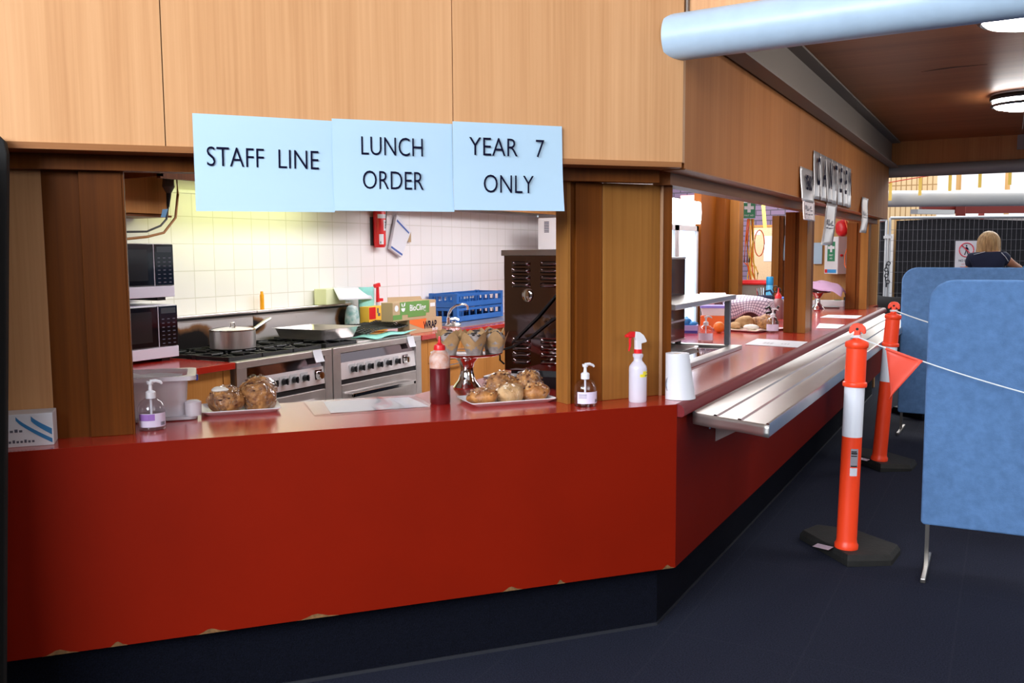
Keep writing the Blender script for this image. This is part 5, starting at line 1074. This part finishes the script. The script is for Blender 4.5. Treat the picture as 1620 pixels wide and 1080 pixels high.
# ------------------------------------------------------------------ beyond the hall
def fence(name, label, p, q, h, seams, lean=0):
    p = Vector(p); q = Vector(q); L = (q-p).length; a = math.atan2(q.y-p.y, q.x-p.x)
    t = thing('mesh_fence', label, 'fence', p, a, 'temporary mesh fence panels')
    part('frame', GALV, t, lambda b: (b.tube([(0, 0, 0), (0, 0, h)], .019), b.tube([(L, 0, 0), (L, 0, h)], .019), b.tube([(0, 0, h), (L, 0, h)], .019), b.tube([(0, 0, .12), (L, 0, .12)], .016)), smooth=True)
    m_ = part('mesh', GALVD, t, lambda b: ([b.tube([(x, 0, .12), (x, 0, h)], .0020, 4) for x in [.066*k for k in range(1, int(L/.064))]], [b.tube([(0, 0, z), (L, 0, z)], .0022, 4) for z in [.12+.155*k for k in range(1, int((h-.12)/.155)+1)]]))
    part('shade_cloth', BLK, t, lambda b: b.grid(lambda u, v: (.10+(L-.10)*u, .03+.012*math.sin(15*u), .10+(h-.14+.02*math.sin(8*u))*v), 30, 2), smooth='all')
    return t
fence('f', 'temporary mesh fence panel with black shade cloth and the no entry sign', (-.425, 11.17, 0), (3.05, 12.63, 0), 2.0, 0)
fence('f', 'temporary mesh fence panel with black cloth seen past the far end of the counter', (-1.25, 10.93, 0), (-.47, 11.13, 0), 1.97, 0)
t = thing('fence_clamp', 'dark chain and clamp joining the two fence panels', 'clamp', (-.44, 11.12, 0), 0)
part('chain', IRON, t, lambda b: [b.tube([(.02*math.sin(k*2)+.025*math.cos(a)*(k % 2), -.03+.02*math.cos(a)*((k+1) % 2), 1.02+.045*k+.028*math.sin(a)) for a in [2*PI*j/8 for j in range(8)]], .008, 5, True) for k in range(8)])
part('clamp', GALV, t, lambda b: b.box(-.06, .05, -.03, .03, 1.7, 1.74))
tag(part('grey_tarp', mat('tarp', (.05, .05, .055), .8), None, lambda b: b.grid(lambda a, c: (-.75+1.3*a, 9.4-.5*c*math.sin(2*a), .02+(1.02-.10*math.sin(PI*a))*c), 10, 8), smooth='all', solid=.004), 'grey tarpaulin slung low behind the end of the counter', 'tarpaulin')
t = thing('no_entry_sign', 'white sign with a red crossed walking figure reading NO ENTRY on the fence', 'sign', (.44, 11.50, 1.25), math.atan2(1.46, 3.475)); t.scale = (.68, .68, .68)
part('plate', mat('sign_white', (.86, .80, .84), .45), t, lambda b: b.box(0, .46, -.004, 0, 0, .60))
ring = [(.23+.148*math.cos(2*PI*k/32), .405+.148*math.sin(2*PI*k/32)) for k in range(32)]
RX = Matrix.Rotation(PI/2, 4, 'X')
part('red_ring', mat('sign_red', (.80, .06, .10), .5), t, lambda b: b.tube([(x, -.008, z) for x, z in ring], .011, 6, True))
part('red_slash', D.materials['sign_red'], t, lambda b: b.prism([(.12, .497), (.137, .513), (.34, .312), (.323, .297)], .012, .014, RX))
part('walking_figure', INK, t, lambda b: (b.lathe([(0, 0), (.017, 0), (0, .001)], 14, M=Matrix.Translation((.228, -.006, .492)) @ RX), b.prism([(.205, .465), (.245, .465), (.262, .43), (.25, .385), (.215, .385)], .007, .009, RX), b.prism([(.215, .39), (.23, .39), (.205, .30), (.185, .30)], .007, .009, RX), b.prism([(.235, .39), (.25, .39), (.272, .305), (.253, .305)], .007, .009, RX), b.prism([(.245, .455), (.255, .455), (.285, .40), (.275, .395)], .007, .009, RX)))
text('lettering', 'NO ENTRY', .066, INK, t, (.23, -.006, .175), (PI/2, 0, 0), .95)
text('lettering', 'AUTHORISED', .032, D.materials['sign_red'], t, (.23, -.006, .10), (PI/2, 0, 0), .95); text('lettering', 'PERSONNEL ONLY', .032, D.materials['sign_red'], t, (.23, -.006, .04), (PI/2, 0, 0), .9)
# steel frame of the building works
struct(part('beam', WBEAM, None, lambda b: (b.cyl((-3.0, 12.15, 2.39), (5, 16.2, 2.39), .135, seg=24), b.box(-3, -2.9, 12.1, 12.2, 2.45, 2.55)), smooth=True))
struct(part('beam', WBEAM, None, lambda b: b.prism([(-.42, 14.2), (-.3, 14.2), (.25, 14.9), (.13, 14.9)], 2.16, 2.24)))
dirb = Vector((.886, .464, 0))
def hbeam(m, p, L, z0, z1, th=.12): 
    p = Vector(p); n = Vector((-dirb.y, dirb.x, 0)); q = p+dirb*L
    struct(part('beam', m, None, lambda b: b.prism([(p.x, p.y), (q.x, q.y), ((q+n*th).x, (q+n*th).y), ((p+n*th).x, (p+n*th).y)], z0, z1)))
hbeam(REDST, (-.32, 15.26, 0), 3.5, 2.20, 2.37); hbeam(WBEAM, (-.32, 15.5, 0), 4.5, 2.06, 2.16)
struct(part('column', REDST, None, lambda b: b.box(.24, .40, 15.45, 15.6, 0, 2.36))); struct(part('column', PINKST, None, lambda b: b.box(.60, .70, 16.0, 16.1, 0, 2.4)))
struct(part('column', REDST, None, lambda b: b.box(-.70, -.56, 11.6, 11.74, 0, 2.3)))
struct(part('column', W6, None, lambda b: b.box(-.40, -.32, 11.45, 11.55, 0, 2.0)))
struct(part('wall_far', WHITE, None, lambda b: b.box(-4, 9, 21.5, 21.6, 0, 5.5)))
struct(part('wall_pine', PINEB, None, lambda b: b.box(-2.6, -.35, 19.5, 19.6, 1.9, 4.5)))
for i, (x, y) in enumerate(((.05, 19.2), (1.0, 19.6), (2.0, 20.0))): struct(part('column', W6, None, lambda b, x=x, y=y: b.box(x, x+.10, y, y+.1, 2.3, 4.2)))
t = thing('bunting_line', 'red line hung with yellow tags across the building works', 'bunting', (0, 0, 0), 0)
bl = ropep((-.85, 12.9, 2.60), (1.75, 14.2, 2.92), -.06, 12)
part('line', mat('red_line', (.75, .06, .03), .6), t, lambda b: b.tube(bl, .008, 5))
for k in (1, 3, 5, 7, 9, 11): part('yellow_tag', CORDY, t, lambda b, k=k: b.grid(lambda a, c: (bl[k].x-.025+.05*a, bl[k].y+.01*math.sin(4*c), bl[k].z-.30*c), 1, 5), solid=.003)
# ------------------------------------------------------------------ the person
t = thing('person', 'person with blonde hair in a navy polo shirt, seen from behind writing', 'person', (.93, 7.93, 0), 0)
def skin(name, m, parent, verts, edges, rad, sub=2):
    me = D.meshes.new(name); me.from_pydata(verts, edges, []); o = D.objects.new(name, me); COL.objects.link(o); o.parent = parent; me.materials.append(m)
    md = o.modifiers.new('skin', 'SKIN'); md.use_smooth_shade = True
    for i, r in enumerate(rad):
        sv = me.skin_vertices[0].data[i]; sv.radius = (r, r) if not isinstance(r, tuple) else r
    me.skin_vertices[0].data[0].use_root = True
    sd = o.modifiers.new('sub', 'SUBSURF'); sd.levels = sub; sd.render_levels = sub
    return o
bv = [(0, 0, .95), (0, .0, 1.10), (0, .04, 1.28), (0, .08, 1.42), (0, .11, 1.50), (0, .14, 1.57),
      (-.15, .07, 1.43), (-.20, .10, 1.24), (-.10, .30, 1.16), (-.02, .38, 1.16),
      (.15, .07, 1.44), (.235, .09, 1.37), (.295, .22, 1.335), (.325, .29, 1.32),
      (-.09, 0, .88), (-.10, .01, .50), (-.10, -.01, .09), (-.10, .14, .035), (.09, 0, .88), (.10, .01, .50), (.10, -.01, .09), (.10, .14, .035)]
be = [(0, 1), (1, 2), (2, 3), (3, 4), (4, 5), (3, 6), (6, 7), (7, 8), (8, 9), (3, 10), (10, 11), (11, 12), (12, 13), (0, 14), (14, 15), (15, 16), (16, 17), (0, 18), (18, 19), (19, 20), (20, 21)]
br = [(.15, .11), (.14, .10), (.15, .105), (.13, .09), .055, .05, .065, .045, .033, .028, .065, .045, .034, .028, .085, .055, .04, .035, .085, .055, .04, .035]
skin('body', SKIN, t, bv, be, br)
skin('shirt', NAVY, t, [(0, 0, .92), (0, .0, 1.10), (0, .04, 1.28), (0, .075, 1.41), (0, .10, 1.475), (-.155, .07, 1.425), (-.195, .085, 1.32), (.155, .07, 1.43), (.215, .085, 1.385)], [(0, 1), (1, 2), (2, 3), (3, 4), (3, 5), (5, 6), (3, 7), (7, 8)], [(.175, .13), (.17, .125), (.18, .13), (.165, .115), .075, .085, .07, .085, .068])
part('shoulder_piping', PAPER, t, lambda b: (b.tube([(-.03, .005, 1.505), (-.08, -.015, 1.49), (-.14, -.02, 1.475)], .004, 6), b.tube([(.13, -.01, 1.495), (.17, -.02, 1.45), (.20, -.01, 1.40)], .004, 6)), smooth=True)
skin('trousers', BLACK, t, [(0, 0, .97), (-.09, 0, .86), (-.10, .01, .50), (-.10, -.01, .1), (.09, 0, .86), (.10, .01, .5), (.10, -.01, .1)], [(0, 1), (1, 2), (2, 3), (0, 4), (4, 5), (5, 6)], [(.165, .125), .1, .07, .055, .1, .07, .055])
hd = part('head', SKIN, t, lambda b: (b.ball((.0, .17, 1.60), (.072, .092, .108), 20, 14), b.ball((0, .262, 1.585), (.012, .016, .02), 8, 6), b.ball((-.074, .17, 1.59), (.012, .02, .03), 8, 6), b.ball((.074, .17, 1.59), (.012, .02, .03), 8, 6), b.box(-.025, .025, .25, .262, 1.54, 1.548)), smooth='all')
part('eyes', PAPER, hd, lambda b: (b.ball((-.03, .25, 1.612), (.012, .01, .008), 8, 6), b.ball((.03, .25, 1.612), (.012, .01, .008), 8, 6)), smooth='all')
def hair(b):
    n, m_ = 40, 18
    def f(a, c):
        th = 2*PI*a; face = max(0, math.sin(th))**1.5
        drop = .19*(1-.75*face)
        ph = min(1, c/.55)*PI/2; w_ = math.sin(ph)*(1+.10*max(0, c-.4)); z = .122*math.cos(ph)-drop*max(0, c-.45)/.55
        st = 1+.045*math.sin(17*th+3*math.sin(5*c))+.03*math.sin(31*th+c*6)
        return (.108*w_*st*math.cos(th)*(1-.15*max(0, c-.75)), .155+.112*w_*st*math.sin(th), 1.607+z+.012*math.sin(13*th)*c)
    b.grid(f, n, m_)
part('hair', HAIR, t, hair, smooth='all', solid=.012)
hp = (.335, .31, 1.315)
for k, (dx, ln) in enumerate(((-.022, .062), (-.008, .07), (.007, .066), (.021, .055))):
    part('finger', SKIN, t, lambda b, dx=dx, ln=ln: b.tube([(hp[0]+dx, hp[1]-.01, hp[2]), (hp[0]+dx*1.1, hp[1]+ln*.55, hp[2]+.004), (hp[0]+dx*.9, hp[1]+ln*.85, hp[2]-.018), (hp[0]+dx*.7, hp[1]+ln*.8, hp[2]-.035)], [.009, .009, .008, .006], 8), smooth=True)
part('thumb', SKIN, t, lambda b: b.tube([(hp[0]-.025, hp[1]-.01, hp[2]-.005), (hp[0]-.04, hp[1]+.025, hp[2]-.012), (hp[0]-.022, hp[1]+.05, hp[2]-.02)], [.011, .01, .007], 8), smooth=True)
tag(part('pen', BLUES, None, lambda b: b.cyl((.93+.318, 7.93+.365, 1.285), (.93+.40, 7.93+.33, 1.40), .005), smooth=True), 'blue pen held in the hand of the writing person', 'pen')
